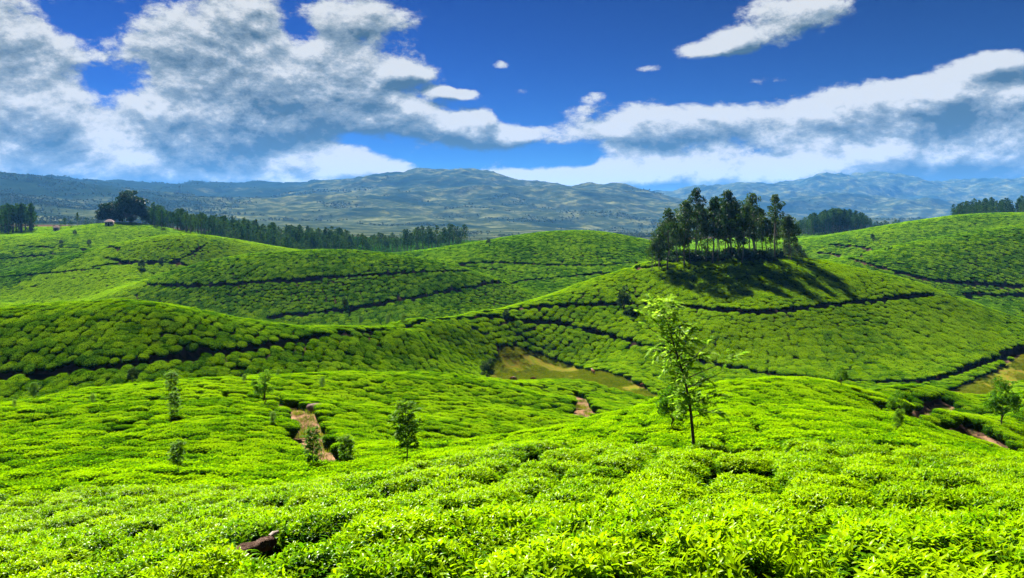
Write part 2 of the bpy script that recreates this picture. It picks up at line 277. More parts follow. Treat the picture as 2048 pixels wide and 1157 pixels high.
FAR = [
 [(-700,447,1000),(0,446,1000),(300,450,1000),(600,470,950),(930,480,950),(1200,482,950),(1600,466,980),(1850,458,980),(2100,452,980),(2700,452,1000)],
 [(-700,444,1300),(0,443,1300),(120,438,1350),(300,446,1400),(600,462,1300),(930,472,1300),(1200,474,1300),(1600,458,1500),(1850,455,1500),(2100,455,1500),(2700,455,1500)],
 [(-500,400,1700),(0,400,1700),(150,415,1800),(350,425,2000),(600,437,1900),(800,440,1900),(1000,452,1800),(1200,462,1800),(1330,470,1900)],
 [(1600,452,2300),(1850,448,2300),(2100,446,2300),(2700,446,2300)],
 [(-700,325,2100),(-300,330,2100),(0,343,2150),(60,351,2200),(120,366,2250),(180,373,2300),(240,382,2400)],
 [(300,381,2900),(400,383,2900),(460,387,2900),(520,379,2950),(580,383,3000),(640,378,3000),(680,369,3000),(720,358,3050),(800,353,3090),(900,352,3090),(930,350,3090),(1000,358,3090),(1060,372,3050),(1120,378,3000),(1200,380,3000),(1260,389,2950),(1320,399,2900),(1400,425,2900)],
 [(500,405,2500),(700,400,2450),(900,398,2500),(1050,405,2500),(1180,412,2450)],[(850,420,2150),(1080,435,2150)],
 [(-500,375,3200),(300,398,4200),(700,385,4400),(1100,395,4400),(1300,415,4000)],
 [(1400,420,4000),(1500,406,3600),(1600,402,3600),(1680,397,3600),(1780,408,3600),(1880,414,3600),(1980,416,3600),(2100,412,3600),(2700,400,3600)],
 [(1500,428,3300),(1700,424,3300),(1900,432,3300),(2100,430,3300)],
 [(1500,414,4200),(1700,412,4200),(1900,420,4200),(2100,418,4200)],
 [(1380,404,4900),(1430,392,4900),(1485,371,4900),(1550,377,4900),(1600,388,4900),(1650,370,5000),(1720,361,5000),(1780,374,5000),(1850,384,5000),(1920,384,5000),(2000,383,5000),(2060,374,5000),(2300,360,5000),(2700,365,5000)],
 [(-700,420,7000),(0,415,7000),(600,415,7000),(1200,415,7000),(1800,405,7000),(2700,405,7000)],
]
def survey_points(lines):
    P = []
    for L in lines:
        for k, (x, y, d) in enumerate(L):
            P.append((x, y, d))
            if k + 1 < len(L):                       # fill long gaps
                x2, y2, d2 = L[k+1]; n = int(abs(x2-x)//140)
                for j in range(1, n+1):
                    t = j/(n+1); P.append((x+(x2-x)*t, y+(y2-y)*t, d*(d2/d)**t))
    P = np.array(P, float); P[:,2] = np.where(P[:,2] > 1300, np.where(P[:,2] < 3100, 1300*(P[:,2]/1300)**1.3, 4017+(P[:,2]-3100)*.9), P[:,2])    # far ranges stand well back
    return np.column_stack([(P[:,0]-CX)/FOC, np.log(P[:,2]), -(P[:,1]-HZ)/FOC])
def tps_kernel(A, B):
    r2 = ((A[:,None,0]-B[None,:,0])*1.0)**2 + ((A[:,None,1]-B[None,:,1])*1.25)**2
    return 0.5*r2*np.log(r2+1e-9)
class Surface:
    """thin plate surface of slope (height over distance) against bearing and log distance"""
    def __init__(self, lines, lam=5e-4):
        S = survey_points(lines); self.S = S; n = len(S)
        A = np.zeros((n+3, n+3)); A[:n,:n] = tps_kernel(S, S) + lam*np.eye(n)
        Q = np.column_stack([np.ones(n), S[:,:2]]); A[:n,n:] = Q; A[n:,:n] = Q.T
        self.c = np.linalg.solve(A, np.concatenate([S[:,2], np.zeros(3)]))
    def __call__(self, u, v):
        u = np.asarray(u, float).ravel(); v = np.asarray(v, float).ravel(); out = np.empty(len(u)); n = len(self.S)
        for a in range(0, len(u), 20000):
            q = np.column_stack([u[a:a+20000], v[a:a+20000]])
            out[a:a+20000] = tps_kernel(q, self.S) @ self.c[:n] + self.c[n] + q @ self.c[n+1:]
        return out
def lattice(ix, iy, seed):
    h = (ix.astype(np.int64)*374761393 + iy.astype(np.int64)*668265263 + seed*1442695041) & 0xffffffff
    h = ((h ^ (h >> 13))*1274126177) & 0xffffffff
    return ((h ^ (h >> 16)) & 0xffff)/65535.0
def vnoise(x, y, seed=0):
    ix = np.floor(x); iy = np.floor(y); fx = x-ix; fy = y-iy
    fx = fx*fx*fx*(fx*(fx*6-15)+10); fy = fy*fy*fy*(fy*(fy*6-15)+10)
    a = lattice(ix,iy,seed); b = lattice(ix+1,iy,seed); c = lattice(ix,iy+1,seed); d = lattice(ix+1,iy+1,seed)
    return (a*(1-fx)+b*fx)*(1-fy)+(c*(1-fx)+d*fx)*fy - 0.5
def fbm(x, y, octaves=5, seed=0, gain=0.5, ridged=False):
    s = np.zeros_like(x, dtype=float); a = 1.0
    for k in range(octaves):
        n = vnoise(x, y, seed+k*17)
        s += a*((0.25-np.abs(n)) if ridged else n); a *= gain
        x, y = 1.9*x*0.85-1.9*y*0.53+7.1, 1.9*x*0.53+1.9*y*0.85-3.7
    return s
# tabulate the near surface once, look it up bilinearly afterwards
NU, NV = 440, 1120
UG = np.linspace(-0.86, 0.86, NU); VG = np.linspace(math.log(1.6), math.log(960), NV)
_cu = np.linspace(-0.86, 0.86, 150); _cv = np.linspace(math.log(1.6), math.log(960), 420)
_cw = Surface(SURVEY + [FAR[0]])(*[a.ravel() for a in np.meshgrid(_cu, _cv, indexing='ij')]).reshape(150, 420)
def bilerp(T, u0, u1, v0, v1, u, v):
    a = np.clip((u-u0)/(u1-u0)*(T.shape[0]-1), 0, T.shape[0]-1.001); b = np.clip((v-v0)/(v1-v0)*(T.shape[1]-1), 0, T.shape[1]-1.001)
    i = a.astype(int); j = b.astype(int); a = a-i; b = b-j
    return (T[i,j]*(1-a)+T[i+1,j]*a)*(1-b)+(T[i,j+1]*(1-a)+T[i+1,j+1]*a)*b
def cubic_rows(T, x0, x1, x):
    """Catmull-Rom along axis 0"""
    t = (x-x0)/(x1-x0)*(T.shape[0]-1); i = np.clip(np.floor(t).astype(int), 0, T.shape[0]-2); f = (t-i)[:,None]
    g = lambda k: T[np.clip(i+k, 0, T.shape[0]-1)]
    p0, p1, p2, p3 = g(-1), g(0), g(1), g(2)
    return p1+0.5*f*(p2-p0+f*(2*p0-5*p1+4*p2-p3+f*(3*(p1-p2)+p3-p0)))
W = cubic_rows(cubic_rows(_cw, _cu[0], _cu[-1], UG).T.copy(), _cv[0], _cv[-1], VG).T.copy()
def tea_top(x, y):
    """height of the tea canopy at world x, y"""
    x = np.asarray(x, float); y = np.asarray(y, float)
    w = bilerp(W, UG[0], UG[-1], VG[0], VG[-1], x/y, np.log(y))
    return CAMZ + w*y + 0.16*fbm(x/5.0, y/5.0, 3, 5)*np.clip(y/12, 0.4, 1.6)
WMAX = np.maximum.accumulate(W[:, 60:], axis=1)      # for sight lines
def ground_at(px, py):
    """world x, y of the first piece of land seen along a sight line through the survey picture"""
    px = np.atleast_1d(np.asarray(px, float)); py = np.atleast_1d(np.asarray(py, float)); out = []
    for a, b in zip(px, py):
        u = (a-CX)/FOC; w = -(b-HZ)/FOC
        k = np.clip((u-UG[0])/(UG[-1]-UG[0])*(NU-1), 0, NU-1.001); i = int(k); k -= i
        col = WMAX[i]*(1-k)+WMAX[i+1]*k
        j = int(np.searchsorted(col, w)); j = min(j, len(col)-1)
        if j > 0 and col[j] > col[j-1]: t = (w-col[j-1])/(col[j]-col[j-1])
        else: t = 0
        v = VG[60+max(j-1, 0)] + t*(VG[1]-VG[0]); d = math.exp(v); out.append((u*d, d))
    return np.array(out)
# ---------------------------------------------------------------- mesh helpers
def link(o, parent=None):
    scene.collection.objects.link(o)
    if parent is not None: o.parent = parent
    return o
def mesh_np(name, verts, faces, mat=None, smooth=False, young=None):
    """verts (n,3), faces (m,k) with one k for all"""
    verts = np.asarray(verts, np.float32); faces = np.asarray(faces, np.int32); k = faces.shape[1]
    me = bpy.data.meshes.new(name); me.vertices.add(len(verts)); me.vertices.foreach_set('co', verts.ravel())
    me.loops.add(faces.size); me.loops.foreach_set('vertex_index', faces.ravel())
    me.polygons.add(len(faces)); me.polygons.foreach_set('loop_start', np.arange(0, faces.size, k, dtype=np.int32))
    if smooth: me.polygons.foreach_set('use_smooth', np.ones(len(faces), bool))
    if young is not None:
        a = me.attributes.new('young', 'FLOAT', 'POINT'); a.data.foreach_set('value', np.asarray(young, np.float32))
    me.update(calc_edges=True); me.validate()
    if mat is not None: me.materials.append(mat)
    return me
def join_np(parts):
    """parts: (verts, faces, young) with equal k"""
    V, F, Y, n = [], [], [], 0
    for v, f, y in parts:
        V.append(np.asarray(v, float)); F.append(np.asarray(f)+n); Y.append(np.broadcast_to(y, (len(v),))); n += len(v)
    return np.concatenate(V), np.concatenate(F), np.concatenate(Y)
def obj(name, me, parent=None, loc=(0,0,0), rot=(0,0,0), scale=1.0, label=None, cat=None, group=None, kind=None):
    o = bpy.data.objects.new(name, me); link(o, parent); o.location = loc; o.rotation_euler = rot
    o.scale = (scale,)*3 if isinstance(scale, (int, float)) else scale
    for k, v in (('label', label), ('category', cat), ('group', group), ('kind', kind)):
        if v: o[k] = v
    return o
def inside(poly, x, y):
    r = np.zeros(x.shape, bool); n = len(poly)
    for k in range(n):
        x1, y1 = poly[k]; x2, y2 = poly[(k+1) % n]
        r ^= ((y1 > y) != (y2 > y)) & (x < (x2-x1)*(y-y1)/((y2-y1) or 1e-9)+x1)
    return r
# ---------------------------------------------------------------- paths and clearings
BUSH_H = 0.85
PATHS = [  # sight points, half width, how deep it is cut, surface
 ([(-120,765),(0,748),(100,742),(250,722),(480,695),(650,669),(800,653),(860,637),(960,623),(1060,612),(1200,606),(1320,609),(1480,621),(1540,625),(1600,615),(1700,605),(1800,593),(1866,585)], 0.48, 0.35, 'carriage'),
 ([(860,638),(960,631),(1100,642),(1200,662),(1290,688),(1340,702)], 0.5, 0.4, 'carriage'),
 ([(1395,712),(1420,721),(1520,743),(1650,757),(1760,762)], 0.6, 0.5, 'carriage'),
 ([(1760,762),(1850,760),(1900,748),(1950,729),(2048,693),(2120,680)], 0.9, 0.5, 'carriage'),
 ([(297,568),(400,571),(600,558),(800,545),(940,541)], 0.4, 0.5, 'carriage'),
 ([(540,633),(700,618),(850,590),(1000,562)], 0.55, 0.6, 'carriage'),
 ([(890,527),(1000,524),(1100,529),(1200,530),(1300,521),(1330,519)], 0.6, 0.8, 'carriage'),
 ([(1000,563),(1100,556),(1200,545),(1330,528)], 0.75, 0.8, 'carriage'),
 ([(213,515),(260,524),(330,525),(420,524)], 0.55, 0.7, 'carriage'),
 ([(190,532),(215,527),(260,527)], 1.0, 0.6, 'carriage'),
 ([(415,487),(380,510),(345,523)], 0.45, 0.3, 'carriage'),
 ([(36,491),(120,495),(240,497)], 0.6, 0.7, 'carriage'),
 ([(0,518),(50,512),(110,508)], 0.85, 1.0, 'carriage'),
 ([(-20,555),(100,545),(200,536)], 0.6, 0.7, 'carriage'),
 ([(1700,517),(1780,540),(1860,560),(2060,573)], 0.9, 0.5, 'carriage'),
 ([(1900,590),(1960,587),(2060,589)], 0.85, 1.0, 'carriage'),
 ([(1660,489),(1780,498)], 0.85, 1.0, 'carriage'), ([(1640,505),(1720,513)], 1.1, 0.7, 'carriage'),
 ([(560,470),(700,478),(830,490)], 1.4, 0.8, 'carriage'),
 ([(340,768),(430,779),(520,793),(596,805)], 0.55, 0.15, 'dirt'),
 ([(604,806),(612,822),(618,845),(622,868),(640,888),(668,904),(700,918)], 0.75, 0.1, 'dirt'),
 ([(575,903),(620,905),(655,900)], 0.5, 0.1, 'dirt'),
 ([(1040,768),(1110,775),(1150,784),(1164,790)], 0.5, 0.1, 'dirt'),
 ([(1164,790),(1168,808),(1165,830)], 0.9, 0.1, 'dirt'),
 ([(1765,803),(1800,818),(1845,812),(1890,794)], 0.9, 0.3, 'dirt'),
 ([(1895,858),(1930,855),(1965,850)], 0.8, 0.2, 'dirt'),
 ([(1965,858),(1990,882),(2060,912)], 0.8, 0.1, 'dirt'),
]
def path_world(px):
    pts = []
    for (a, b), (c, d) in zip(px[:-1], px[1:]):
        n = max(2, int(abs(c-a)+abs(d-b))//12)
        for k in range(n): pts.append((a+(c-a)*k/n, b+(d-b)*k/n))
    pts.append(px[-1]); w = ground_at(*np.array(pts).T)
    # keep the way smooth: iron out jumps of sight
    for _ in range(3):
        w[1:-1] = 0.25*w[:-2]+0.5*w[1:-1]+0.25*w[2:]
    seg = np.concatenate([[0], np.cumsum(np.hypot(*np.diff(w, axis=0).T))]); s = np.arange(0, seg[-1], 0.45)
    return np.column_stack([np.interp(s, seg, w[:,0]), np.interp(s, seg, w[:,1])])
PW = [(path_world(p), hw, cut, surf) for p, hw, cut, surf in PATHS]
def level(px, z=27.0):
    return [((x-CX)/FOC*(z*FOC/(y-HZ)), z*FOC/(y-HZ)) for x, y in px]
MEADOWS = [level([(972,752),(985,735),(1003,722),(1040,713),(1090,709),(1150,713),(1182,726),(1232,738),(1264,753),(1302,766),(1326,790),(1330,830),(1180,810),(980,790)]),
           level([(1885,775),(1930,754),(1990,729),(2048,704),(2200,690),(2200,745),(2075,752),(2030,748),(1995,790),(1950,815),(1890,800)])]
BARE = [[tuple(p) for p in ground_at([2012,2060,2060,2020], [628,626,640,640])]]
PTS = np.concatenate([p for p, *_ in PW]); PHW = np.concatenate([np.full(len(p), hw) for p, hw, *_ in PW])
PCUT = np.concatenate([np.full(len(p), c) for p, hw, c, s in PW]); PDIRT = np.concatenate([np.full(len(p), s == 'dirt') for p, hw, c, s in PW])
PZ = tea_top(PTS[:,0], PTS[:,1]) - BUSH_H
_cell = {}
for k, (x, y) in enumerate(PTS):
    for i in range(-1, 2):
        for j in range(-1, 2): _cell.setdefault((int(x//4)+i, int(y//4)+j), []).append(k)
def near_path(x, y):
    """distance to the edge of the nearest path and its sample number, only computed close to paths"""
    dist = np.full(len(x), 99.0); idx = np.full(len(x), -1)
    key = np.floor(x/4).astype(int)*100003 + np.floor(y/4).astype(int); o = np.argsort(key, kind='stable'); ks = key[o]
    cuts = np.flatnonzero(np.diff(ks))+1
    for g in np.split(o, cuts):
        if not len(g): continue
        c = _cell.get((int(x[g[0]]//4), int(y[g[0]]//4)))
        if c is None: continue
        c = np.array(c); d = np.hypot(x[g][:,None]-PTS[c,0], y[g][:,None]-PTS[c,1])-PHW[c]
        j = d.argmin(1); dist[g] = d[np.arange(len(g)), j]; idx[g] = c[j]
    return dist, idx
def ground_z(x, y, with_class=False):
    x = np.asarray(x, float); y = np.asarray(y, float)
    z = tea_top(x, y) - BUSH_H
    d, i = near_path(x, y); hit = d < 1.6
    t = np.clip(d[hit]/0.9, 0, 1); t = t*t*(3-2*t)
    z[hit] = np.minimum(z[hit], (PZ[i[hit]]-PCUT[i[hit]])*(1-t) + z[hit]*t)
    if not with_class: return z
    cl = np.zeros(len(x), int)
    cl[d < 0.15] = 1; cl[(d < 0.1) & PDIRT[i]] = 2
    for m in MEADOWS: cl[inside(m, x, y)] = 3
    for m in BARE: cl[inside(m, x, y)] = 2
    z[cl == 3] += 0.18*fbm(x[cl == 3]/4, y[cl == 3]/4, 4, 31)
    return z, cl
# ---------------------------------------------------------------- the ground, in pieces by what covers it
GU, GV = 560, 1180
gu = np.linspace(-0.84, 0.84, GU); gv = np.exp(np.linspace(math.log(1.7), math.log(950), GV))
UU, DD = np.meshgrid(gu, gv, indexing='ij'); gx = (UU*DD).ravel(); gy = DD.ravel()
gz, gcls = ground_z(gx, gy, True)
quad = (np.arange(GU-1)[:,None]*GV + np.arange(GV-1)[None,:]).ravel()
quads = np.column_stack([quad, quad+GV, quad+GV+1, quad+1])
qc = np.stack([gcls[quads[:,k]] for k in range(4)]).max(0)
for cls, nm, mt in ((0, 'ground', 'soil'), (1, 'carriage_path', 'carriage'), (2, 'dirt_path', 'dirt'), (3, 'meadow', 'meadow')):
    f = quads[qc == cls]; used, inv = np.unique(f, return_inverse=True)
    me = mesh_np(nm, np.column_stack([gx[used], gy[used], gz[used]]), inv.reshape(-1, 4), M[mt], smooth=True)
    obj(nm, me, kind='structure')
# ---------------------------------------------------------------- mountains
farS = Surface(FAR + [SURVEY[-1], SURVEY[-2]])
FU, FV = 520, 680
fu = np.linspace(-0.95, 0.95, FU); fv = np.linspace(math.log(945), math.log(7400), FV)
cu = np.linspace(-0.95, 0.95, 130); cv = np.linspace(fv[0], fv[-1], 150)
cw = farS(*[a.ravel() for a in np.meshgrid(cu, cv, indexing='ij')]).reshape(130, 150)
fw = cubic_rows(cubic_rows(cw, cu[0], cu[-1], fu).T.copy(), cv[0], cv[-1], fv).T
FUU, FDD = np.meshgrid(fu, np.exp(fv), indexing='ij')
def relief(x, y):
    """gullies and knolls of the mountain sides, growing with distance"""
    g = np.clip((y-1300)/1300, 0, 1)
    r = fbm(x/900, y/900, 8, 3, 0.58, ridged=True)*150 + fbm(x/230, y/230, 6, 9, 0.62)*52
    return r*g*np.clip(y/4200, 0.5, 1.5)*0.62
def far_z(x, y):
    w = bilerp(fw, fu[0], fu[-1], fv[0], fv[-1], x/y, np.log(y)); return CAMZ + w*y + relief(x, y) - np.clip((960-y)/15, 0, 1)*1.0 - BUSH_H
fx = (FUU*FDD).ravel(); fy = FDD.ravel(); fz = far_z(fx, fy)
quad = (np.arange(FU-1)[:,None]*FV + np.arange(FV-1)[None,:]).ravel()
obj('mountain', mesh_np('mountain', np.column_stack([fx, fy, fz]), np.column_stack([quad, quad+FV, quad+FV+1, quad+1]), M['mountain'], smooth=True), kind='structure')
# low land all round, so that the ground reaches the horizon on every side
R = 20000; n = 64
ring = [(R*math.cos(2*math.pi*k/n), R*math.sin(2*math.pi*k/n), -120) for k in range(n)]
me = bpy.data.meshes.new('valley_floor'); me.from_pydata(ring, [], [list(range(n))]); me.materials.append(M['mountain']); obj('valley_floor', me, kind='structure')
# ---------------------------------------------------------------- haze: one closed box of pale air
bm = bmesh.new(); bmesh.ops.create_cube(bm, size=1)
me = bpy.data.meshes.new('haze'); bm.to_mesh(me); bm.free(); me.materials.append(M['haze'])
top_z = float(fz.max())+14.0; print('highest', top_z)
h = obj('haze', me, loc=(0, 0, (-122+top_z)/2), scale=(41000, 41000, top_z+122), kind='stuff')
# ---------------------------------------------------------------- tea bushes
rng = np.random.default_rng(7)
def leaf_fan(pos, dirs, ups, length, width, curl, segs=2):
    """leaf blades: folded along the midrib, drooping towards the tip. returns verts, tri faces, n verts per leaf"""
    n = len(pos); side = np.cross(dirs, ups); side /= np.linalg.norm(side, axis=1)[:,None]+1e-9
    nor = np.cross(side, dirs); L = length[:,None]; Wd = width[:,None]; C = curl[:,None]
    if segs == 1:   # folded kite, 4 verts: base, left, right, tip
        V = np.stack([pos, pos+dirs*L*.45+side*Wd*.5+nor*L*.06, pos+dirs*L*.45-side*Wd*.5+nor*L*.06, pos+dirs*L-nor*L*C], 1)
        f = np.array([[0,2,1],[1,2,3]])
    else:           # 7 verts: base, left/mid/right twice... tip
        V = np.stack([pos,
            pos+dirs*L*.34+side*Wd*.46+nor*(L*.06), pos+dirs*L*.34-nor*L*.01, pos+dirs*L*.34-side*Wd*.46+nor*(L*.06),
            pos+dirs*L*.70+side*Wd*.36+nor*(L*.05-L*C*.4), pos+dirs*L*.70-nor*L*C*.45, pos+dirs*L*.70-side*Wd*.36+nor*(L*.05-L*C*.4),
            pos+dirs*L-nor*L*C], 1)
        f = np.array([[0,2,1],[0,3,2],[1,2,5],[1,5,4],[2,3,6],[2,6,5],[4,5,7],[5,6,7]])
    k = V.shape[1]; F = (f[None]+(np.arange(n)*k)[:,None,None]).reshape(-1,3)
    return V.reshape(-1,3), F, k
def dome_profile(r, R, rim):
    """height below the plucking table at radius r of a bush of radius R"""
    t = np.clip(r/R, 0, 1.05); return -rim*t**5
def dome_mesh(R, rim, foot, rings, segs, rg, rough):
    """the closed body of a bush: flat table, rounded edge, sides drawn in to the foot"""
    prof = [(0,0)]+[(R*t, -rim*t**5) for t in np.linspace(0.3, 1, rings)**0.7]+[(R*1.0, -rim-0.16), (R*0.8, -rim-0.42), (R*0.55, -foot)]
    ph = rg.uniform(0, 6.28, 6); V = [(0,0,0.0)]; th = np.linspace(0, 2*math.pi, segs, endpoint=False)
    for r, z in prof[1:]:
        lobes = 1+rough*(np.sin(2*th+ph[0])*.6+np.sin(3*th+ph[1])*.6+np.sin(5*th+ph[2])*.4)*min(1, r/R+.2)
        jit = rg.normal(0, rough*.25, segs)
        for t, l, j in zip(th, lobes, jit): V.append((r*l*math.cos(t), r*l*math.sin(t), z+j*R))
    F = [(0, 1+k, 1+(k+1) % segs) for k in range(segs)]
    for q in range(len(prof)-2):
        a = 1+q*segs; b = a+segs
        for k in range(segs):
            k2 = (k+1) % segs; F += [(a+k, b+k, b+k2), (a+k, b+k2, a+k2)]
    return np.array(V), np.array(F)
def near_bush(seed):
    """foreground bush: hundreds of shoots of glossy leaves on a dark body. top of the table at z = 0"""
    rg = np.random.default_rng(seed); R = 0.70; rim = 0.20
    n = 560; r = R*1.02*np.sqrt(rg.uniform(0, 1, n)); th = rg.uniform(0, 2*math.pi, n)
    base = np.column_stack([r*np.cos(th), r*np.sin(th), dome_profile(r, R, rim)])
    bumps = 0.05*np.sin(base[:,0]*9+seed)*np.cos(base[:,1]*8-seed); base[:,2] += bumps-0.03+rg.normal(0, .018, n)
    out = np.column_stack([np.cos(th)*(r/R)**3*0.9, np.sin(th)*(r/R)**3*0.9, np.ones(n)]); out /= np.linalg.norm(out, axis=1)[:,None]
    P, D, U, Ln, Wi, Cu, Yg = [], [], [], [], [], [], []; spin0 = rg.uniform(0, 6.28, n)
    for k in range(5):
        a = spin0+k*2.4+rg.uniform(-.4, .4, n); tilt = (rg.uniform(.5, 1.15, n) if k < 2 else rg.uniform(1.0, 1.6, n))
        t1 = np.cross(out, [0.13,0.9,0.2]); t1 /= np.linalg.norm(t1, axis=1)[:,None]; t2 = np.cross(out, t1)
        lat = t1*np.cos(a)[:,None]+t2*np.sin(a)[:,None]; d = out*np.cos(tilt)[:,None]+lat*np.sin(tilt)[:,None]
        P.append(base+out*(0.035-0.02*k)); D.append(d); U.append(out+lat*0.001)
        Ln.append(rg.uniform(.062, .11, n)*(0.85 if k == 0 else 1.1)); Wi.append(rg.uniform(.028, .043, n)*(0.8 if k == 0 else 1.15)); Cu.append(rg.uniform(.05, .42, n))
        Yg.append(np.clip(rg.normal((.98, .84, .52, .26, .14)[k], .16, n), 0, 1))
    m = 420; ths = rg.uniform(0, 2*math.pi, m); zz = -rim-rg.uniform(-.12, .5, m); rr = R*(1.03-0.25*np.clip((-zz-rim)/.6, 0, 1))
    P.append(np.column_stack([rr*np.cos(ths), rr*np.sin(ths), zz])); o2 = np.column_stack([np.cos(ths), np.sin(ths), rg.uniform(-.1, .9, m)]); o2 /= np.linalg.norm(o2, axis=1)[:,None]
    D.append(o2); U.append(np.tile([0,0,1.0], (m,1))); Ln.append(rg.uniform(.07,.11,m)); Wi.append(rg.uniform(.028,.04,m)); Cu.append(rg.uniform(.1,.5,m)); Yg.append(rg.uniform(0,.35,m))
    P, D, U = map(np.concatenate, (P, D, U)); Ln, Wi, Cu, Yg = map(np.concatenate, (Ln, Wi, Cu, Yg))
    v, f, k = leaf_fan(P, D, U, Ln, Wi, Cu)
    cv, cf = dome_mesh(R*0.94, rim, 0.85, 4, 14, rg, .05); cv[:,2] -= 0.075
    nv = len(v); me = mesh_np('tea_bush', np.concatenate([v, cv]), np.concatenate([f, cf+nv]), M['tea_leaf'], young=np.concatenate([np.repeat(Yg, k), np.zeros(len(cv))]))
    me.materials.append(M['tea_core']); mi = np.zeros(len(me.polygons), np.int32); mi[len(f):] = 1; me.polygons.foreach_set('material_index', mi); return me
def mid_bush(seed, n=560, big=1.0):
    rg = np.random.default_rng(seed); R = 0.75; rim = 0.17
    r = R*1.02*np.sqrt(rg.uniform(0, 1, n)); th = rg.uniform(0, 2*math.pi, n); low = rg.uniform(0, 1, n) < .2
    z = dome_profile(r, R, rim)+rg.normal(0, .025, n)+0.04*np.sin(r*np.cos(th)*7+seed)*np.cos(r*np.sin(th)*7)
    r = np.where(low, R*rg.uniform(.9, 1.04, n), r); z = np.where(low, -rim-rg.uniform(-.1, .45, n), z)
    P = np.column_stack([r*np.cos(th), r*np.sin(th), z-0.02]); a = rg.uniform(0, 6.28, n); tl = rg.uniform(.85, 1.6, n)
    D = np.column_stack([np.cos(a)*np.sin(tl), np.sin(a)*np.sin(tl), np.cos(tl)]); U = np.tile([0.05,0.02,1.0], (n,1))
    v, f, k = leaf_fan(P, D, U, big*rg.uniform(.10,.17,n), big*rg.uniform(.05,.08,n), rg.uniform(.05,.35,n), 1)
    yg = np.clip(np.where(low, rg.uniform(0,.3,n), rg.normal(.70,.27,n)-1.7*np.clip(r/R-.82,0,1)), 0, 1)  # value drops at the rim to paint dark cracks between bushes
    cv, cf = dome_mesh(R*0.95, rim, 0.85, 4, 12, rg, .06); cv[:,2] -= 0.06; nv = len(v)
    me = mesh_np('tea_bush_mid', np.concatenate([v, cv]), np.concatenate([f, cf+nv]), M['tea_leaf_mid'], young=np.concatenate([np.repeat(yg, k), np.full(len(cv), .25)]))
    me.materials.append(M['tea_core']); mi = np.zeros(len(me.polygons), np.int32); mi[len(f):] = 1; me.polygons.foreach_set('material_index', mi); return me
# ---- where the bushes stand: rows laid out hill by hill
def hill(px, d): return ((px-CX)/FOC*d, d)
HILLS = [  # centre, layout ('rows' with heading of the rows in degrees, or 'round' fanning downhill), picture span it owns by nearness
 ((-3, 12), ('rows', 14)), ((6, 32), ('rows', 10)), (hill(1560, 62), ('rows', -6)), (hill(420, 50), ('rows', 60)), (hill(820, 70), ('rows', 35)), (hill(150, 62), ('rows', 68)), (hill(1900, 80), ('rows', -25)), (hill(1100, 105), ('rows', 25)),
 (hill(100, 100), ('rows', 8)), (hill(500, 112), ('rows', -4)), (hill(800, 132), ('rows', -25)), (hill(1080, 165), ('rows', 30)),
 (hill(1480, 190), ('round', 0)), (hill(640, 274), ('round', 0)), (hill(1150, 362), ('round', 0)), (hill(360, 338), ('round', 0)),
 (hill(60, 350), ('rows', 20)), (hill(180, 480), ('round', 0)), (hill(700, 520), ('rows', 10)), (hill(2000, 306), ('rows', -55)), (hill(1950, 430), ('rows', -60)), (hill(1650, 560), ('rows', 15)), (hill(60, 270), ('rows', 40))]
HWGT = [1,1,1,1,1,1,1,1, 1,1,1,1, .62,.7,.75,.8, 1,.9,1,.8,.8,1,1]
HILL_SHADE = [0,.02,.06,.04,0,.06,-.04,0, -.06,-.04,.0,.03, .18,-.12,-.12,.18, -.22,.06,-.50,-.12,-.04,-.06,.16]   # tea tone per hill: shaded faces painted darker, sunlit ones brighter
HC = np.array([h[0] for h in HILLS])
def owner(x, y):
    # nearness measured in bearing and log distance
    u, v = x/y, np.log(y); hu, hv = HC[:,0]/HC[:,1], np.log(HC[:,1])
    return (np.hypot(u[:,None]-hu, 1.6*(v[:,None]-hv))*np.array(HWGT)).argmin(1)
def pitch(d): return np.interp(d, [0, 22, 40, 90, 160, 300, 420, 640], [1.02, 1.06, 1.14, 1.10, 1.20, 1.45, 1.85, 2.4])
def candidates():
    out = []
    for k, (c, (kind, ang)) in enumerate(HILLS):
        d = c[1]; s = float(pitch(d)); reach = max(14, 0.42*d)
        if kind == 'rows':
            n = int(reach*1.6/s); a = math.radians(ang); e1 = np.array([math.sin(a), math.cos(a)]); e2 = np.array([math.cos(a), -math.sin(a)])
            I, J = np.meshgrid(np.arange(-n, n+1), np.arange(-n, n+1), indexing='ij'); I = I.ravel(); J = J.ravel()
            rowshift = (lattice(J, J*0, 3)-.5)*s; bend = 0.8*np.sin(J*.21)+1.1*np.sin(I*s*.035+J*.02)
            p = np.array(c)+((I*s*0.86+rowshift)[:,None]*e1)+((J*s*1.10+bend*.6)[:,None]*e2); row = J
            sc = np.full(len(p), s)
        else:
            p, sc, row = [], [], []; r = s; nn = 6; rmax = 1.5*reach
            while r < rmax:
                while 2*math.pi*r/nn > 1.42*s: nn *= 2
                t = np.arange(nn)*2*math.pi/nn + 0.05*math.sin(r*.08); rr = r+(lattice((np.arange(nn)*(3072//nn)), np.zeros(nn), 11)-.5)*s*.9
                p.append(np.column_stack([c[0]+rr*np.cos(t), c[1]+rr*np.sin(t)])); sc.append(np.full(nn, 2*math.pi*r/nn)); row.append(np.arange(nn)); r += s*0.84
            p = np.concatenate(p); sc = np.concatenate(sc); row = np.concatenate(row)
        j = rng.normal(0, .12*s, p.shape); p = p+j
        ok = (p[:,1] > 2.3) & (p[:,1] < 690) & (np.abs(p[:,0]/np.maximum(p[:,1], .1)) < 0.80)
        p, sc = p[ok], sc[ok]; ok = owner(p[:,0], p[:,1]) == k; out.append(np.column_stack([p[ok], np.clip(sc[ok], .8*s, 1.3*s), np.full(ok.sum(), k)]))
    return np.concatenate(out)
cand = candidates()
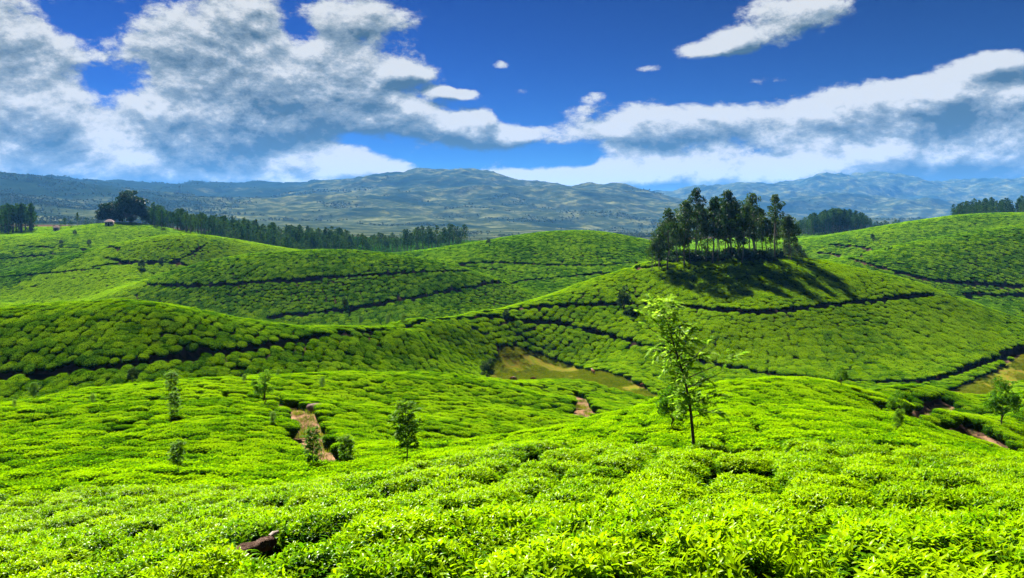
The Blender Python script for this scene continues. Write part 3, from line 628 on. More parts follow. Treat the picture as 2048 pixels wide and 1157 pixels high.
# drop the ones too close to another along the seams
def thin(c):
    keep = np.ones(len(c), bool); cell = {}
    for i, (x, y, s, k) in enumerate(c):
        key = (int(x//2.7), int(y//2.7)); bad = False
        for a in (-1, 0, 1):
            for b in (-1, 0, 1):
                for j in cell.get((key[0]+a, key[1]+b), ()):
                    if c[j,3] != k and (x-c[j,0])**2+(y-c[j,1])**2 < (0.66*s)**2: bad = True; break
        if bad: keep[i] = False
        else: cell.setdefault(key, []).append(i)
    return c[keep]
cand = thin(cand)
X, Y, S = cand[:,0], cand[:,1], cand[:,2]
dist, _ = near_path(X, Y); keep = dist > 0.30*S
for m_ in MEADOWS + BARE: keep &= ~inside(m_, X, Y)
LOG_AT = ground_at([500], [1078])[0]; ROCK_AT = ground_at([621], [806])[0]
keep &= np.hypot(X-ROCK_AT[0], Y-ROCK_AT[1]) > 1.2
keep &= ~((np.abs((X-LOG_AT[0])*0.80-(Y-LOG_AT[1])*0.60) < 0.42) & (np.abs((X-LOG_AT[0])*0.60+(Y-LOG_AT[1])*0.80) < 0.75))
for gx_, gy_, gr_ in ((870,1078,.5),(1000,1092,.45),(1500,935,.6),(1520,960,.55),(1535,1070,.5),(1065,882,.6),(860,932,.6),(1700,905,.6),(1280,890,.5),(560,1010,.6),(300,985,.7),(1150,1000,.5),(1900,960,.6),(760,980,.5)):
    q_ = ground_at([gx_], [gy_])[0]; keep &= np.hypot(X-q_[0], Y-q_[1]) > gr_      # gaps where a bush is missing
# skip what lies far behind a brow
u_, v_ = X/Y, np.log(Y); rowtop = bilerp(np.maximum.accumulate(W, axis=1), UG[0], UG[-1], VG[0], VG[-1], u_, v_)
hidden = (rowtop - bilerp(W, UG[0], UG[-1], VG[0], VG[-1], u_, v_))*FOC
keep &= (hidden < np.where(Y < 40, 200, 16)) | (Y < 12)
keep &= rng.uniform(0, 1, len(X)) > np.where(Y < 60, 0.02, 0.012)
X, Y, S = X[keep], Y[keep], S[keep]
def slope_normals(x, y, e=0.9):
    gx_ = (tea_top(x+e, y)-tea_top(x-e, y))/(2*e); gy_ = (tea_top(x, y+e)-tea_top(x, y-e))/(2*e)
    n = np.column_stack([-gx_, -gy_, np.ones_like(gx_)]); return n/np.linalg.norm(n, axis=1)[:,None]
N = slope_normals(X, Y); Z = tea_top(X, Y)
N = N*0.97+np.array([0,0,.03])+rng.normal(0, .035, N.shape); N /= np.linalg.norm(N, axis=1)[:,None]
spin = rng.uniform(0, 2*math.pi, len(X))
def frames_to_euler(n, spin):
    t = np.column_stack([np.cos(spin), np.sin(spin), np.zeros(len(spin))]); t -= n*(t*n).sum(1)[:,None]; t /= np.linalg.norm(t, axis=1)[:,None]
    b = np.cross(n, t); return np.column_stack([np.arctan2(b[:,2], n[:,2]), -np.arcsin(np.clip(t[:,2], -1, 1)), np.arctan2(t[:,1], t[:,0])])
E = frames_to_euler(N, spin)
size = S/1.40*rng.normal(1.05, .09, len(X))*np.interp(Y, [0,26,40,80,95,140,190,260], [1.05,1.05,0.98,1.0,1.06,1.04,1.0,0.95])
hgt = np.clip(rng.normal(1.0, .10, len(X)), .75, 1.3)
sink = np.where(rng.uniform(0,1,len(X)) < .07, .16, 0)+np.abs(rng.normal(0, .07, len(X)))
# ---- the 300 that show largest are bushes of their own, the rest one mass
inview = (np.abs(X/Y) < 0.70) & (CAMZ-Z < (1157+60-HZ)/FOC*Y+0.5) & (hidden[keep] < 12)
order = np.argsort(np.where(inview, Y, 1e9)); near_idx = order[:300]
near_meshes = [near_bush(100+k) for k in range(8)]
for i in near_idx:
    tb = obj('tea_bush', near_meshes[int(rng.integers(8))], loc=(X[i], Y[i], Z[i]-sink[i]), rot=tuple(E[i]), scale=(size[i], size[i], size[i]*hgt[i]),
        label='clipped tea bush with glossy bright green leaves in the close foreground canopy', cat='tea bush', group='tea bushes of the near slope'); tb['shade_tone'] = float(rng.normal(0, .07))
own = owner(X, Y); hill_tones = np.array(HILL_SHADE)[own]; cdist = np.hypot(X-HC[12,0], Y-HC[12,1])
hill_tones = hill_tones-np.where((own == 12) & (cdist > 44), np.clip((cdist-44)/14, 0, 1)*.16, 0)-np.where((own == 8) | (own == 9), 0, 0)  # lower flank of the grove hill darkened to paint its shaded slope
hill_tones = hill_tones+0.22*fbm(X/22, Y/22, 3, 71)*np.clip(Y/60, .3, 1)
rest = np.ones(len(X), bool); rest[near_idx] = False
BX, BY, BZ, BE, BS, BH, BK = X[rest], Y[rest], (Z-sink)[rest], E[rest], size[rest], hgt[rest], sink[rest]
lod = np.where(BY < 15, 0, np.where(BY < 190, 1, 2)); NV_ = {0: 3, 1: 5, 2: 6}; first = {0: 0, 1: 3, 2: 8}
variant = np.array([first[l]+int(r*NV_[l]) for l, r in zip(lod, rng.uniform(0, 1, len(lod)))])
def instance_mass(name, pts, rot, scl, var, sources, shade_tone=None, **props):
    """one object that stands many copies of the source meshes on its points (geometry nodes)"""
    me = bpy.data.meshes.new(name); me.vertices.add(len(pts)); me.vertices.foreach_set('co', np.asarray(pts, np.float32).ravel())
    for nm, data, ty, field in (('rot', rot, 'FLOAT_VECTOR', 'vector'), ('scl', scl, 'FLOAT_VECTOR', 'vector'), ('var', var, 'INT', 'value')):
        a = me.attributes.new(nm, ty, 'POINT'); a.data.foreach_set(field, np.asarray(data, np.int32 if ty == 'INT' else np.float32).ravel())
    if shade_tone is not None: me.attributes.new('shade_tone', 'FLOAT', 'POINT').data.foreach_set('value', np.asarray(shade_tone, np.float32))
    o = obj(name, me, **props)
    col = bpy.data.collections.new(name+'_kinds')
    for k, s in enumerate(sources): col.objects.link(bpy.data.objects.new('%s_kind_%02d' % (name, k), s))
    g = bpy.data.node_groups.new(name+'_planting', 'GeometryNodeTree')
    g.interface.new_socket('Geometry', in_out='INPUT', socket_type='NodeSocketGeometry'); g.interface.new_socket('Geometry', in_out='OUTPUT', socket_type='NodeSocketGeometry')
    gi = g.nodes.new('NodeGroupInput'); go = g.nodes.new('NodeGroupOutput'); L = g.links
    ci = g.nodes.new('GeometryNodeCollectionInfo'); ci.inputs['Collection'].default_value = col; ci.inputs['Separate Children'].default_value = True; ci.inputs['Reset Children'].default_value = True
    ip = g.nodes.new('GeometryNodeInstanceOnPoints'); ip.inputs['Pick Instance'].default_value = True
    def attr(nm, ty): n = g.nodes.new('GeometryNodeInputNamedAttribute'); n.data_type = ty; n.inputs['Name'].default_value = nm; return n.outputs['Attribute']
    er = g.nodes.new('FunctionNodeEulerToRotation'); L.new(attr('rot', 'FLOAT_VECTOR'), er.inputs[0]); L.new(er.outputs[0], ip.inputs['Rotation'])
    L.new(attr('scl', 'FLOAT_VECTOR'), ip.inputs['Scale']); L.new(attr('var', 'INT'), ip.inputs['Instance Index'])
    L.new(gi.outputs[0], ip.inputs['Points']); L.new(ci.outputs[0], ip.inputs['Instance']); L.new(ip.outputs[0], go.inputs[0])
    md = o.modifiers.new('planting', 'NODES'); md.node_group = g; return o
BUSH_SOURCES = near_meshes[:3]+[mid_bush(200+k) for k in range(5)]+[mid_bush(300+k, 230, 1.6) for k in range(6)]
instance_mass('tea_bushes', np.column_stack([BX, BY, BZ]), BE, np.column_stack([BS*rng.uniform(.86,1.26,len(BS)), BS*rng.uniform(.86,1.26,len(BS)), BS*BH]), variant, BUSH_SOURCES, shade_tone=hill_tones[rest], kind='stuff',
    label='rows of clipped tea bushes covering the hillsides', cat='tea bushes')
print('bushes', len(X), 'near reach', Y[near_idx].max())
# ---------------------------------------------------------------- trees
def tube(pts, radii, sides=6):
    pts = np.asarray(pts, float); n = len(pts); V, F = [], []
    for k in range(n):
        t = pts[min(k+1, n-1)]-pts[max(k-1, 0)]; t /= np.linalg.norm(t)+1e-9
        a = np.cross(t, [0.31, 0.95, 0.1]); a /= np.linalg.norm(a)+1e-9; b = np.cross(t, a); th = np.arange(sides)*2*math.pi/sides
        V.append(pts[k]+radii[k]*(np.cos(th)[:,None]*a+np.sin(th)[:,None]*b))
    for k in range(n-1):
        for j in range(sides):
            p, q = k*sides+j, k*sides+(j+1) % sides; F.append((p, q, q+sides, p+sides))
    return np.concatenate(V), np.array(F), 0.0
def clump(c, r, n, size, rg, young=(.35, .2), flat=0.75):
    """a cluster of leaf faces filling a lumpy ball; returns quads"""
    d = rg.normal(0, 1, (n,3)); d /= np.linalg.norm(d, axis=1)[:,None]; q = d*(r*rg.uniform(.45, 1.05, n)**.6)[:,None]; q[:,2] *= flat
    p = np.asarray(c)+q; a = rg.normal(0, 1, (n,3)); a /= np.linalg.norm(a, axis=1)[:,None]; b = np.cross(a, rg.normal(0,1,(n,3))); b /= np.linalg.norm(b, axis=1)[:,None]+1e-9
    s = (size*rg.uniform(.6, 1.4, n))[:,None]; V = np.stack([p-a*s, p+b*s*.42, p+a*s, p-b*s*.42], 1).reshape(-1,3)
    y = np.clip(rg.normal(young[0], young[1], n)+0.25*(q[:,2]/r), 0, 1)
    return V, np.arange(4*n).reshape(-1,4), np.repeat(y, 4)
def wander(p0, p1, n, amp, rg):
    t = np.linspace(0, 1, n)[:,None]; p = np.asarray(p0)*(1-t)+np.asarray(p1)*t; w = rg.normal(0, amp, (n,3)); w[0] = 0; w[-1] *= .3; w[:,2] *= .3; return p+w
def gum_tree(seed, H=18.0, bare=0.42, spread=2.6, lean=0.0, clumps=22, csize=1.25, leaf=0.26, per=84):
    spread *= 1.2; csize *= 1.08; bare -= .05
    """tall eucalyptus: clean stem, steep limbs, separate tufts of leaves"""
    rg = np.random.default_rng(seed); top = np.array([lean*H*.12, rg.normal(0,.3), H*0.97]); stem = wander((0,0,-.6), top, 9, .16, rg)
    wood = [tube(stem, np.linspace(.26, .04, 9), 6)]; leaves = []
    for k in range(clumps):
        f = bare+(1-bare)*((k+rg.uniform(.2,.8))/clumps)**.9; h = f*H; i = f*8; j = int(min(i, 7)); s = stem[j]*(1-i+j)+stem[j+1]*(i-j)
        wd = spread*(1.15-0.75*abs(2*((f-bare)/(1-bare))-0.7))*rg.uniform(.45, 1.1); a = k*2.4+rg.uniform(-.7,.7)
        e = s+np.array([math.cos(a)*wd, math.sin(a)*wd, wd*rg.uniform(.45,.95)]); e[2] = min(e[2], H*1.0)
        wood.append(tube(wander(s, e, 4, .10, rg), [.09,.065,.045,.02], 4))
        r = csize*rg.uniform(.6, 1.2)*(1.05-.35*(f > .88)); leaves.append(clump(e, r, int(per*r), leaf, rg))
        if rg.uniform() < .6: leaves.append(clump(s*.5+e*.5+rg.normal(0,.3,3), r*.65, int(per*.4*r), leaf, rg, (.25,.15)))
    leaves.append(clump(top, csize*.8, int(per*.8), leaf, rg))
    return mesh_np('trunk', *join_np(wood)[:2], M['pale_bark']), leafmesh(leaves, M['gum_leaf'])
def leafmesh(parts, mat):
    v, f, y = join_np(parts); return mesh_np('crown', v, f, mat, young=y)
def broad_tree(seed, H=18.0, spread=8.0, clumps=46, csize=2.1, leaf=.42, per=60, trunk_r=.5, mat='broad_leaf', bark='bark', base=.22, young=(.35,.2)):
    rg = np.random.default_rng(seed); fork = np.array([0,0,H*base]); wood = [tube(wander((0,0,-.5), fork+np.array([0,0,H*.25]), 5, .12, rg), np.linspace(trunk_r, trunk_r*.5, 5), 7)]; leaves = []
    for k in range(clumps):
        d = rg.normal(0,1,3); d[2] = abs(d[2])*.9-.25; d /= np.linalg.norm(d); q = rg.uniform(.55,1.0)
        e = np.array([d[0]*spread*q, d[1]*spread*q, H*(base+.33)+d[2]*H*(.60-base*.4)*q])
        if k % 2 == 0: wood.append(tube(wander(fork*rg.uniform(.8,1.5), e, 5, spread*.04, rg), np.linspace(trunk_r*.32, trunk_r*.06, 5), 4))
        r = csize*rg.uniform(.65,1.25); leaves.append(clump(e, r, int(per*r), leaf, rg, young))
    return mesh_np('trunk', *join_np(wood)[:2], M[bark]), leafmesh(leaves, M[mat])
def frond(p, d, length, rg, pairs=9, yg=.6, wf=.19):
    """one feathery leaf: a drooping rib with narrow leaflets along both sides"""
    d = d/np.linalg.norm(d); side = np.cross(d, [0,0,1.0]); side /= np.linalg.norm(side)+1e-9; V, Y = [], []
    for k in range(pairs):
        t = (k+.6)/pairs; c = p+d*length*t-np.array([0,0,1])*length*.32*t*t; ll = length*.36*math.sin(math.pi*(.18+.78*t))
        for s in (-1, 1):
            a = side*s*.8+d*.55+rg.normal(0,.14,3); a /= np.linalg.norm(a); w = np.cross(a, rg.normal(0,1,3)*.5+np.array([0,0,1])); w /= np.linalg.norm(w)+1e-9
            wd = ll*wf; V += [c, c+a*ll*.5+w*wd, c+a*ll-np.array([0,0,ll*.15]), c+a*ll*.5-w*wd]; y = float(np.clip(rg.normal(yg,.2),0,1)); Y += [y]*4
    return np.array(V), np.arange(len(V)).reshape(-1,4), np.array(Y)
def sapling(seed, H=3.9, stem=None, mat='sapling_leaf', wf=.34, first=.28, branches=34, reach=.62, fl=.42, pairs=9, per=5, r0=.045, bias=None):
    """young shade tree: thin stem, airy crown of fern-like leaves"""
    rg = np.random.default_rng(seed)
    stem = np.array(stem) if stem is not None else wander((0,0,-.4), (rg.normal(0,.15), rg.normal(0,.15), H), 8, .04, rg)
    seg = np.concatenate([[0], np.cumsum(np.linalg.norm(np.diff(stem, axis=0), axis=1))]); seg /= seg[-1]
    at = lambda t: np.array([np.interp(t, seg, stem[:,k]) for k in range(3)])
    wood = [tube(np.array([at(t) for t in np.linspace(0,1,14)]), np.linspace(r0, r0*.22, 14), 7)]; leaves = []
    for k in range(branches):
        t = first+(1-first)*((k+.5)/branches); s = at(t); a = k*2.4+rg.uniform(-.5,.5); L = reach*(math.sin(math.pi*(.16+.74*(t-first)/(1-first))))*rg.uniform(.6,1.2)
        dr = np.array([math.cos(a), math.sin(a), rg.uniform(.25,.75)])
        if bias is not None: L *= max(.15, 1+float(np.dot(dr[:2], bias(t))))
        e = s+dr*L; br = wander(s, e, 4, .03, rg); wood.append(tube(br, [r0*.30, r0*.22, r0*.16, r0*.08], 4))
        for j in range(per):
            q = rg.uniform(.25, 1.05); b = s+(e-s)*q; d = dr*rg.uniform(.4,1)+rg.normal(0,.55,3); d[2] += .1; leaves.append(frond(b, d, fl*rg.uniform(.6,1.2), rg, pairs, .35+.5*t*rg.uniform(.5,1.1), wf))
    for j in range(4): leaves.append(frond(at(.99), np.array([rg.normal(0,.6), rg.normal(0,.6), 1.0]), fl*.9, rg, pairs, .95))
    return mesh_np('trunk', *join_np(wood)[:2], M['bark']), leafmesh(leaves, M[mat])
def far_tree(seed, H=13.0, kind='round'):
    rg = np.random.default_rng(seed); top = H*.98; parts = []; wood = [tube([(0,0,-1),(rg.normal(0,.1),0,H*.5),(rg.normal(0,.2),0,top)], [.22,.15,.04], 5)]
    nb = 15
    for k in range(nb):
        f = (k+.5)/nb; h = H*(.44+.54*f) if kind != 'low' else H*(.12+.85*f); w = (2.5*math.sin(math.pi*(.22+.72*f)) if kind != 'cone' else 2.1*(1.02-f)+.2)*(1.5 if kind == 'low' else 1)
        a = k*2.4+rg.uniform(-.5,.5); c = np.array([math.cos(a)*w*.6, math.sin(a)*w*.6, h]); parts.append(clump(c, max(.6, w*rg.uniform(.5,.8)), 26, .42, rg, (.4,.25)))
    return mesh_np('trunk', *join_np(wood)[:2], M['pale_bark']), leafmesh(parts, M['forest_leaf'])
def plant(name, meshes, loc, scale=1.0, spin=0.0, label=None, cat='tree', group=None, tilt=(0,0)):
    o = obj(name, None, loc=loc, rot=(tilt[0], tilt[1], spin), scale=scale, label=label, cat=cat, group=group)
    obj('trunk', meshes[0], o); obj('crown', meshes[1], o); return o
def stand(px, py):
    x, y = ground_at([px], [py])[0]; return (x, y, float(ground_z(np.array([x]), np.array([y]))[0]))
def at_distance(px, d, dz=0.0):
    x = (px-CX)/FOC*d; return (x, d, float(ground_z(np.array([x]), np.array([d]))[0])+dz)
# ---- young shade trees among the tea, each its own
PXM = 22/1600
stem = [(0,0,-.9),(0,0,0),(-8*PXM,.03,85*PXM),(-20*PXM,.06,140*PXM),(-38*PXM,.05,195*PXM),(-52*PXM,.02,245*PXM),(-60*PXM,0,283*PXM)]
lean_bias = lambda t: np.array([0.75 if t < .66 else -.45, 0.0])
p = stand(1388, 884); k = p[1]/22.0
plant('silver_oak', sapling(1, stem=stem, mat='oak_leaf', wf=.17, first=.33, branches=40, reach=.85, fl=.50, pairs=15, per=5, r0=.055, bias=lean_bias), (p[0], p[1], p[2]+BUSH_H), k, 0,
      'tall leaning young silver oak with feathery crown on the near slope')
OAKS = [sapling(10+k, H=3.9, branches=30, reach=.9, fl=.55, pairs=8, per=10, first=(.38,.30,.2,.34)[k]) for k in range(4)]
THICK = [broad_tree(20+k, H=4.0, spread=1.25, clumps=28, csize=.42, leaf=.11, per=240, trunk_r=.07, mat='sapling_leaf', base=.16, young=(.35,.25)) for k in range(2)]
DARK = [broad_tree(30+k, H=4.0, spread=1.1, clumps=34, csize=.42, leaf=.12, per=200, trunk_r=.07, mat='gum_leaf', base=.10) for k in range(2)]
YOUNG = [  # column, row of the foot, height in picture rows, kind, label
 (1345,852,92,'thick','small round silver oak just behind the tall leaning one'),
 (815,921,124,'oak','airy young tree with thin dark stem beside the hollow, second tallest of the near trees'),
 (625,928,78,'oak','young tree standing on the bend of the bare dirt track'),
 (697,921,68,'oak','drooping young tree at the lower end of the dirt track'),
 (357,938,64,'oak','thin dark sapling alone low on the bright left field'),
 (529,806,68,'thick','upright leafy young tree on the left field brow above the trench'),
 (348,828,50,'oak','low bushy sapling in the middle of the left field'),
 (346,790,52,'oak','slender sapling on the left field brow above the bushy one'),
 (265,768,36,'dark','dark little tree below the carriage path behind the left field'),
 (68,800,36,'oak','yellowish sapling at the far left on the field brow'),
 (185,800,20,'oak','tiny two stemmed sapling on the left field brow'),
 (29,812,17,'oak','smallest sapling at the left end of the field brow'),
 (488,764,18,'oak','tiny sapling left of the upright leafy tree'),
 (645,778,24,'oak','thin sapling above the boulder on the brow'),
 (545,846,28,'oak','faint sapling below the upright leafy tree'),
 (555,748,14,'oak','tuft of a sapling showing over the brow right of the leafy tree'),
 (975,756,48,'dark','dark bushy tree at the left end of the grass clearing'),
 (2005,846,92,'thick','full rounded tree on the spur at the right edge'),
 (1797,822,58,'thick','bushy tree standing in the cut bank on the right spur'),
 (1793,856,46,'oak','thin sapling below the cut bank on the right spur'),
 (1682,768,42,'thick','leafy tree at the foot of the grove hill beside the lower path'),
 (1247,618,48,'dark','dark tree on the carriage path left of the leaning silver oak'),
 (1012,632,26,'dark','small dark tree where the two paths part'),
 (690,612,22,'dark','small dark tree on the lower bank of the middle hill'),
 (720,650,22,'oak','pale sapling peeping over the second ridge, left of three'),
 (775,648,24,'oak','pale sapling peeping over the second ridge, middle of three'),
 (806,643,22,'oak','pale sapling peeping over the second ridge, right of three'),
 (283,536,24,'dark','dark tree on the path of the rounded left hill'),
 (322,524,16,'dark','small dark tree just right of the rounded hill path tree'),
 (122,489,14,'dark','small tree on the far left slope above its path, left one'),
 (178,490,14,'dark','small tree on the far left slope above its path, right one'),
 (977,486,13,'dark','lone dark tree on the skyline of the middle far hill'),
 (150,470,12,'dark','round shrub below the farm hut'),
 (1745,478,14,'dark','small dark tree under the dense plantation'),
]
for k, (px, py, hp, kind, lab) in enumerate(YOUNG):
    x, y, z = stand(px, py); H = hp/FOC*y; src = {'oak': OAKS, 'thick': THICK, 'dark': DARK}[kind][k % (4 if kind == 'oak' else 2)]
    plant({'oak': 'silver_oak', 'thick': 'shade_tree', 'dark': 'dark_tree'}[kind], src, (x, y, z+BUSH_H*(.8 if y < 110 else .3)), H/3.95, k*1.7, lab)
# ---- the grove on the hilltop: tall eucalyptus, each a tree
GUMS = [gum_tree(50, 18, .40, 2.7, 0, 24), gum_tree(51, 18, .46, 2.3, .5, 20), gum_tree(52, 18, .36, 3.0, -.5, 26), gum_tree(53, 18, .52, 2.0, .2, 17, 1.05), gum_tree(54, 18, .44, 2.8, -.2, 24, 1.35), gum_tree(55, 18, .62, 1.9, .3, 13, 1.0)]
GROVE = [(1317,519,88,2,'leaning outermost eucalyptus at the left end of the hilltop grove'), (1336,518,126,0,'tall eucalyptus with arching top near the left end of the grove'),
 (1368,516,132,4,'broad crowned eucalyptus left of the tallest one in the grove'), (1392,513,148,3,'tallest eucalyptus, thin tufted top rising above the grove'),
 (1426,513,136,1,'slim eucalyptus just right of the tallest one in the grove'), (1456,512,140,4,'fullest rounded eucalyptus at the middle of the grove'),
 (1484,512,122,2,'eucalyptus with side tufts right of the grove middle'), (1507,512,134,0,'tall eucalyptus, second from the gap on the right of the grove'),
 (1551,513,136,5,'tall open tufted eucalyptus standing out at the right of the grove'), (1578,514,92,2,'short drooping eucalyptus at the right end of the grove'), (1303,520,62,2,'lowest spreading eucalyptus at the far left of the grove')]
rg = np.random.default_rng(77)
for px, py, hp, v, lab in GROVE:
    p = at_distance(px, 183+rg.uniform(-3,3)); plant('eucalyptus', GUMS[v], p, hp/FOC*p[1]/17.8, rg.uniform(0,6.28), lab, 'tree', 'eucalyptus grove on the hilltop')
for k in range(34):
    px = 1312+k*8.1+rg.uniform(-5,5); p = at_distance(px, rg.uniform(182,200)); H = rg.uniform(84,118)*(1-.25*abs(px-1450)/140)
    plant('eucalyptus', GUMS[int(rg.integers(6))], p, (H/FOC*p[1]/17.8,)*2+(H/FOC*p[1]/17.8,), rg.uniform(0,6.28), 'slender eucalyptus stem filling in among the taller trees of the hilltop grove', 'tree', 'filling stems of the hilltop grove')
for k in range(6):
    px = 1572+k*8+rg.uniform(-3,3); p = at_distance(px, rg.uniform(232,245)); H = rg.uniform(52,74)
    plant('eucalyptus', GUMS[int(rg.integers(5))], p, H/FOC*p[1]/15, rg.uniform(0,6.28), 'bluish tree in the clump below and behind the right end of the grove', 'tree', 'clump behind the grove')
SHRUBS = [broad_tree(60+k, H=2.4, spread=1.5, clumps=16, csize=.7, leaf=.22, per=70, trunk_r=.06, mat='broad_leaf', base=.05)[1] for k in range(3)]
n = 46; sp = np.array([at_distance(1330+k*5.1+rg.uniform(-4,4), rg.uniform(183,196)) for k in range(n)])
instance_mass('undergrowth', sp, np.column_stack([np.zeros((n,2)), rg.uniform(0,6.28,n)]), rg.uniform(.6,1.25,(n,1))*np.ones((1,3)), rg.integers(0,3,n), SHRUBS, kind='stuff', label='dark undergrowth at the foot of the hilltop grove', cat='undergrowth')
# ---- big trees by the farm hut, tree belt, plantations
b1 = broad_tree(70, H=21, spread=9.5, clumps=110, csize=2.6, leaf=.6, per=46, trunk_r=.7, base=.06)
b2 = broad_tree(71, H=15, spread=7.5, clumps=80, csize=2.3, leaf=.6, per=46, trunk_r=.6, base=.04)
plant('banyan_tree', b1, at_distance(262, 500), 1.0, .4, 'huge dark broad crowned tree towering over the farm hut'); plant('banyan_tree', b2, at_distance(222, 505), 1.0, 1.4, 'lower dome shaped dark tree left of the huge one')
plant('dark_tree', DARK[0], at_distance(292, 500), 2.6, .3, 'narrow dark tree at the right foot of the huge tree'); plant('dark_tree', DARK[1], at_distance(302, 505), 1.9, .9, 'small tree between the huge tree and the tree belt')
FARS = [far_tree(80+k, 13, ('round','round','cone','low')[k % 4] if k != 6 else 'round') for k in range(8)]
plant('cypress_tree', FARS[2], at_distance(155, 500), .75, .2, 'pointed dark tree left of the farm hut'); plant('far_tree', FARS[3], at_distance(172, 498), .42, 1.2, 'low round tree beside the pointed one')
for k, (px, s) in enumerate(((108,.35),(120,.45),(130,.6),(142,.42),(185,.40),(196,.38))):
    plant('far_tree', FARS[(3,7,0,3,7,3)[k]], at_distance(px, 497), s, k*1.3, 'small tree in the straggling row left of the farm hut', 'tree', 'straggling row by the hut')
front = np.array([(285,500),(340,505),(420,500),(455,470),(480,452),(600,452),(650,470),(700,500),(760,512),(860,520),(925,530)], float)
cnt = 0
for k in range(190):
    px = 287+(k//2)*6.8+rg.uniform(-3,3); d0 = np.interp(px, front[:,0], front[:,1])+rg.uniform(0,14)+(k % 2)*16; tall = np.interp(px, [285,500,700,790,830,925], [.72,.85,.8,.85,1.2,1.05])
    if 462 < px < 640 and k % 2 == 0 and rg.uniform() < .35: d0 -= 12
    s = tall*rg.uniform(.65,1.3)
    plant('belt_tree', FARS[(0,1,4,5,0,7)[int(rg.integers(6))]], at_distance(px, d0), s, rg.uniform(0,6.28), 'slim dark tree in the long belt across the middle distance', 'tree', 'long tree belt')
def wood(name, poly_px_d, n, sc, label, seed, dome=False):
    rg = np.random.default_rng(seed); P = []; hump = []
    (x0, x1), (d0, d1) = poly_px_d
    for k in range(n):
        px = rg.uniform(x0, x1); d = rg.uniform(d0, d1); P.append(at_distance(px, d)); hump.append(1-.5*((px-(x0+x1)/2)/((x1-x0)/2))**2 if dome else 1)
    P = np.array(P); s = sc*rg.uniform(.75,1.2,(n,1))*np.array(hump)[:,None]*np.ones((1,3))
    src = []
    for t, c in FARS:   # stem and crown as one body for the far woods
        b = bmesh.new(); b.from_mesh(t); b.from_mesh(c); nt_ = len(t.polygons); me = bpy.data.meshes.new('far_wood_tree'); b.to_mesh(me); b.free()
        me.materials.append(M['pale_bark']); me.materials.append(M['forest_leaf']); mi = np.ones(len(me.polygons), np.int32); mi[:nt_] = 0; me.polygons.foreach_set('material_index', mi); src.append(me)
    instance_mass(name, P, np.column_stack([np.zeros((n,2)), rg.uniform(0,6.28,n)]), s, rg.integers(0,len(src),n), src, kind='stuff', label=label, cat='wood')
wood('plantation_wood', ((1588,1742),(630,690)), 190, 1.35, 'dense rounded plantation of trees on the far right knoll', 5, True)
wood('hillside_wood', ((1905,2160),(560,660)), 170, 1.0, 'dark wood along the skyline at the upper right', 6)
wood('corner_wood', ((-60,66),(490,540)), 75, 1.25, 'dark wood at the left edge under the mountain', 7)
wood('belt_wood', ((300,700),(480,570)), 230, 1.0, 'wood standing close behind the long tree belt', 8)
for k in range(11):
    px = 1745+k*4.6+(6 if k > 7 else 0)+rg.uniform(-1,1); plant('far_tree', FARS[(0,1,4,5)[k % 4]], at_distance(px, 790+rg.uniform(-8,8)), .85*rg.uniform(.8,1.1), k, 'tiny stalked tree in the short row right of the plantation', 'tree', 'short far row')
# ---- scrub and woodland scattered over the mountain sides
n = 90000; rg = np.random.default_rng(9); d = np.exp(rg.uniform(math.log(1000), math.log(6000), n)); u = rg.uniform(-.70,.70,n); x = u*d
mask = fbm(x/330, d/330, 6, 41, .6)+np.where(x/d < -.40, .22, 0)+np.where(d < 2600, .07, 0); ok = mask > .20+rg.uniform(-.10,.10,n)+np.where((x/d > -.35) & (d > 2600), .30, 0); x, d = x[ok], d[ok]; n = len(x)
SCR = []
for k in range(3):
    r3 = np.random.default_rng(90+k); v, f, y = join_np([clump((r3.normal(0,1.5), r3.normal(0,1.5), 2.2+r3.uniform(0,1.5)), 2.4, 22, 1.5, r3, (.4,.25)) for _ in range(3)]); SCR.append(mesh_np('scrub', v, f, M['scrub'], young=y))
instance_mass('mountain_scrub', np.column_stack([x, d, far_z(x, d)-.3]), np.column_stack([np.zeros((n,2)), rg.uniform(0,6.28,n)]), (rg.uniform(.4,1.1,(n,1))*np.clip(d/2900,.35,1.3)[:,None])*np.ones((1,3)), rg.integers(0,3,n), SCR, kind='stuff', label='scrub and trees dotted over the mountain sides', cat='scrub')

# ---- rough grass in the clearings
rg = np.random.default_rng(21); tufts = []
for k in range(3):
    r3 = np.random.default_rng(400+k); b = r3.normal(0,.16,(26,3)); b[:,2] = 0; a = r3.uniform(0,6.28,26); tl = r3.uniform(.1,.7,26); d3 = np.column_stack([np.cos(a)*np.sin(tl), np.sin(a)*np.sin(tl), np.cos(tl)])
    v, f, kk = leaf_fan(b, d3, np.tile([1.0,.2,.1],(26,1)), r3.uniform(.15,.42,26), r3.uniform(.02,.05,26), r3.uniform(.1,.5,26), 1); tufts.append(mesh_np('tuft', v, f, M['grass'], young=np.repeat(r3.uniform(0,1,26), kk)))
GP = []
for m_ in MEADOWS:
    q = np.array(m_); c = rg.uniform(q.min(0), q.max(0), (30000,2)); c = c[inside(m_, c[:,0], c[:,1])]; den = fbm(c[:,0]/5, c[:,1]/5, 4, 51); GP.append(c[den+rg.uniform(-.2,.2,len(c)) > -.05])
for (pp, hw, cut, surf) in PW:
    if surf == 'dirt':
        for _ in range(3): GP.append((pp+rg.normal(0, hw*.7, pp.shape))[rg.uniform(0,1,len(pp)) < .5])
GP = np.concatenate(GP); n = len(GP)
instance_mass('grass', np.column_stack([GP, ground_z(GP[:,0], GP[:,1])]), np.column_stack([np.zeros((n,2)), rg.uniform(0,6.28,n)]), rg.uniform(.5,1.3,(n,1))*np.ones((1,3)), rg.integers(0,3,n), tufts, kind='stuff', label='rough olive and yellow grass in the clearings', cat='grass')
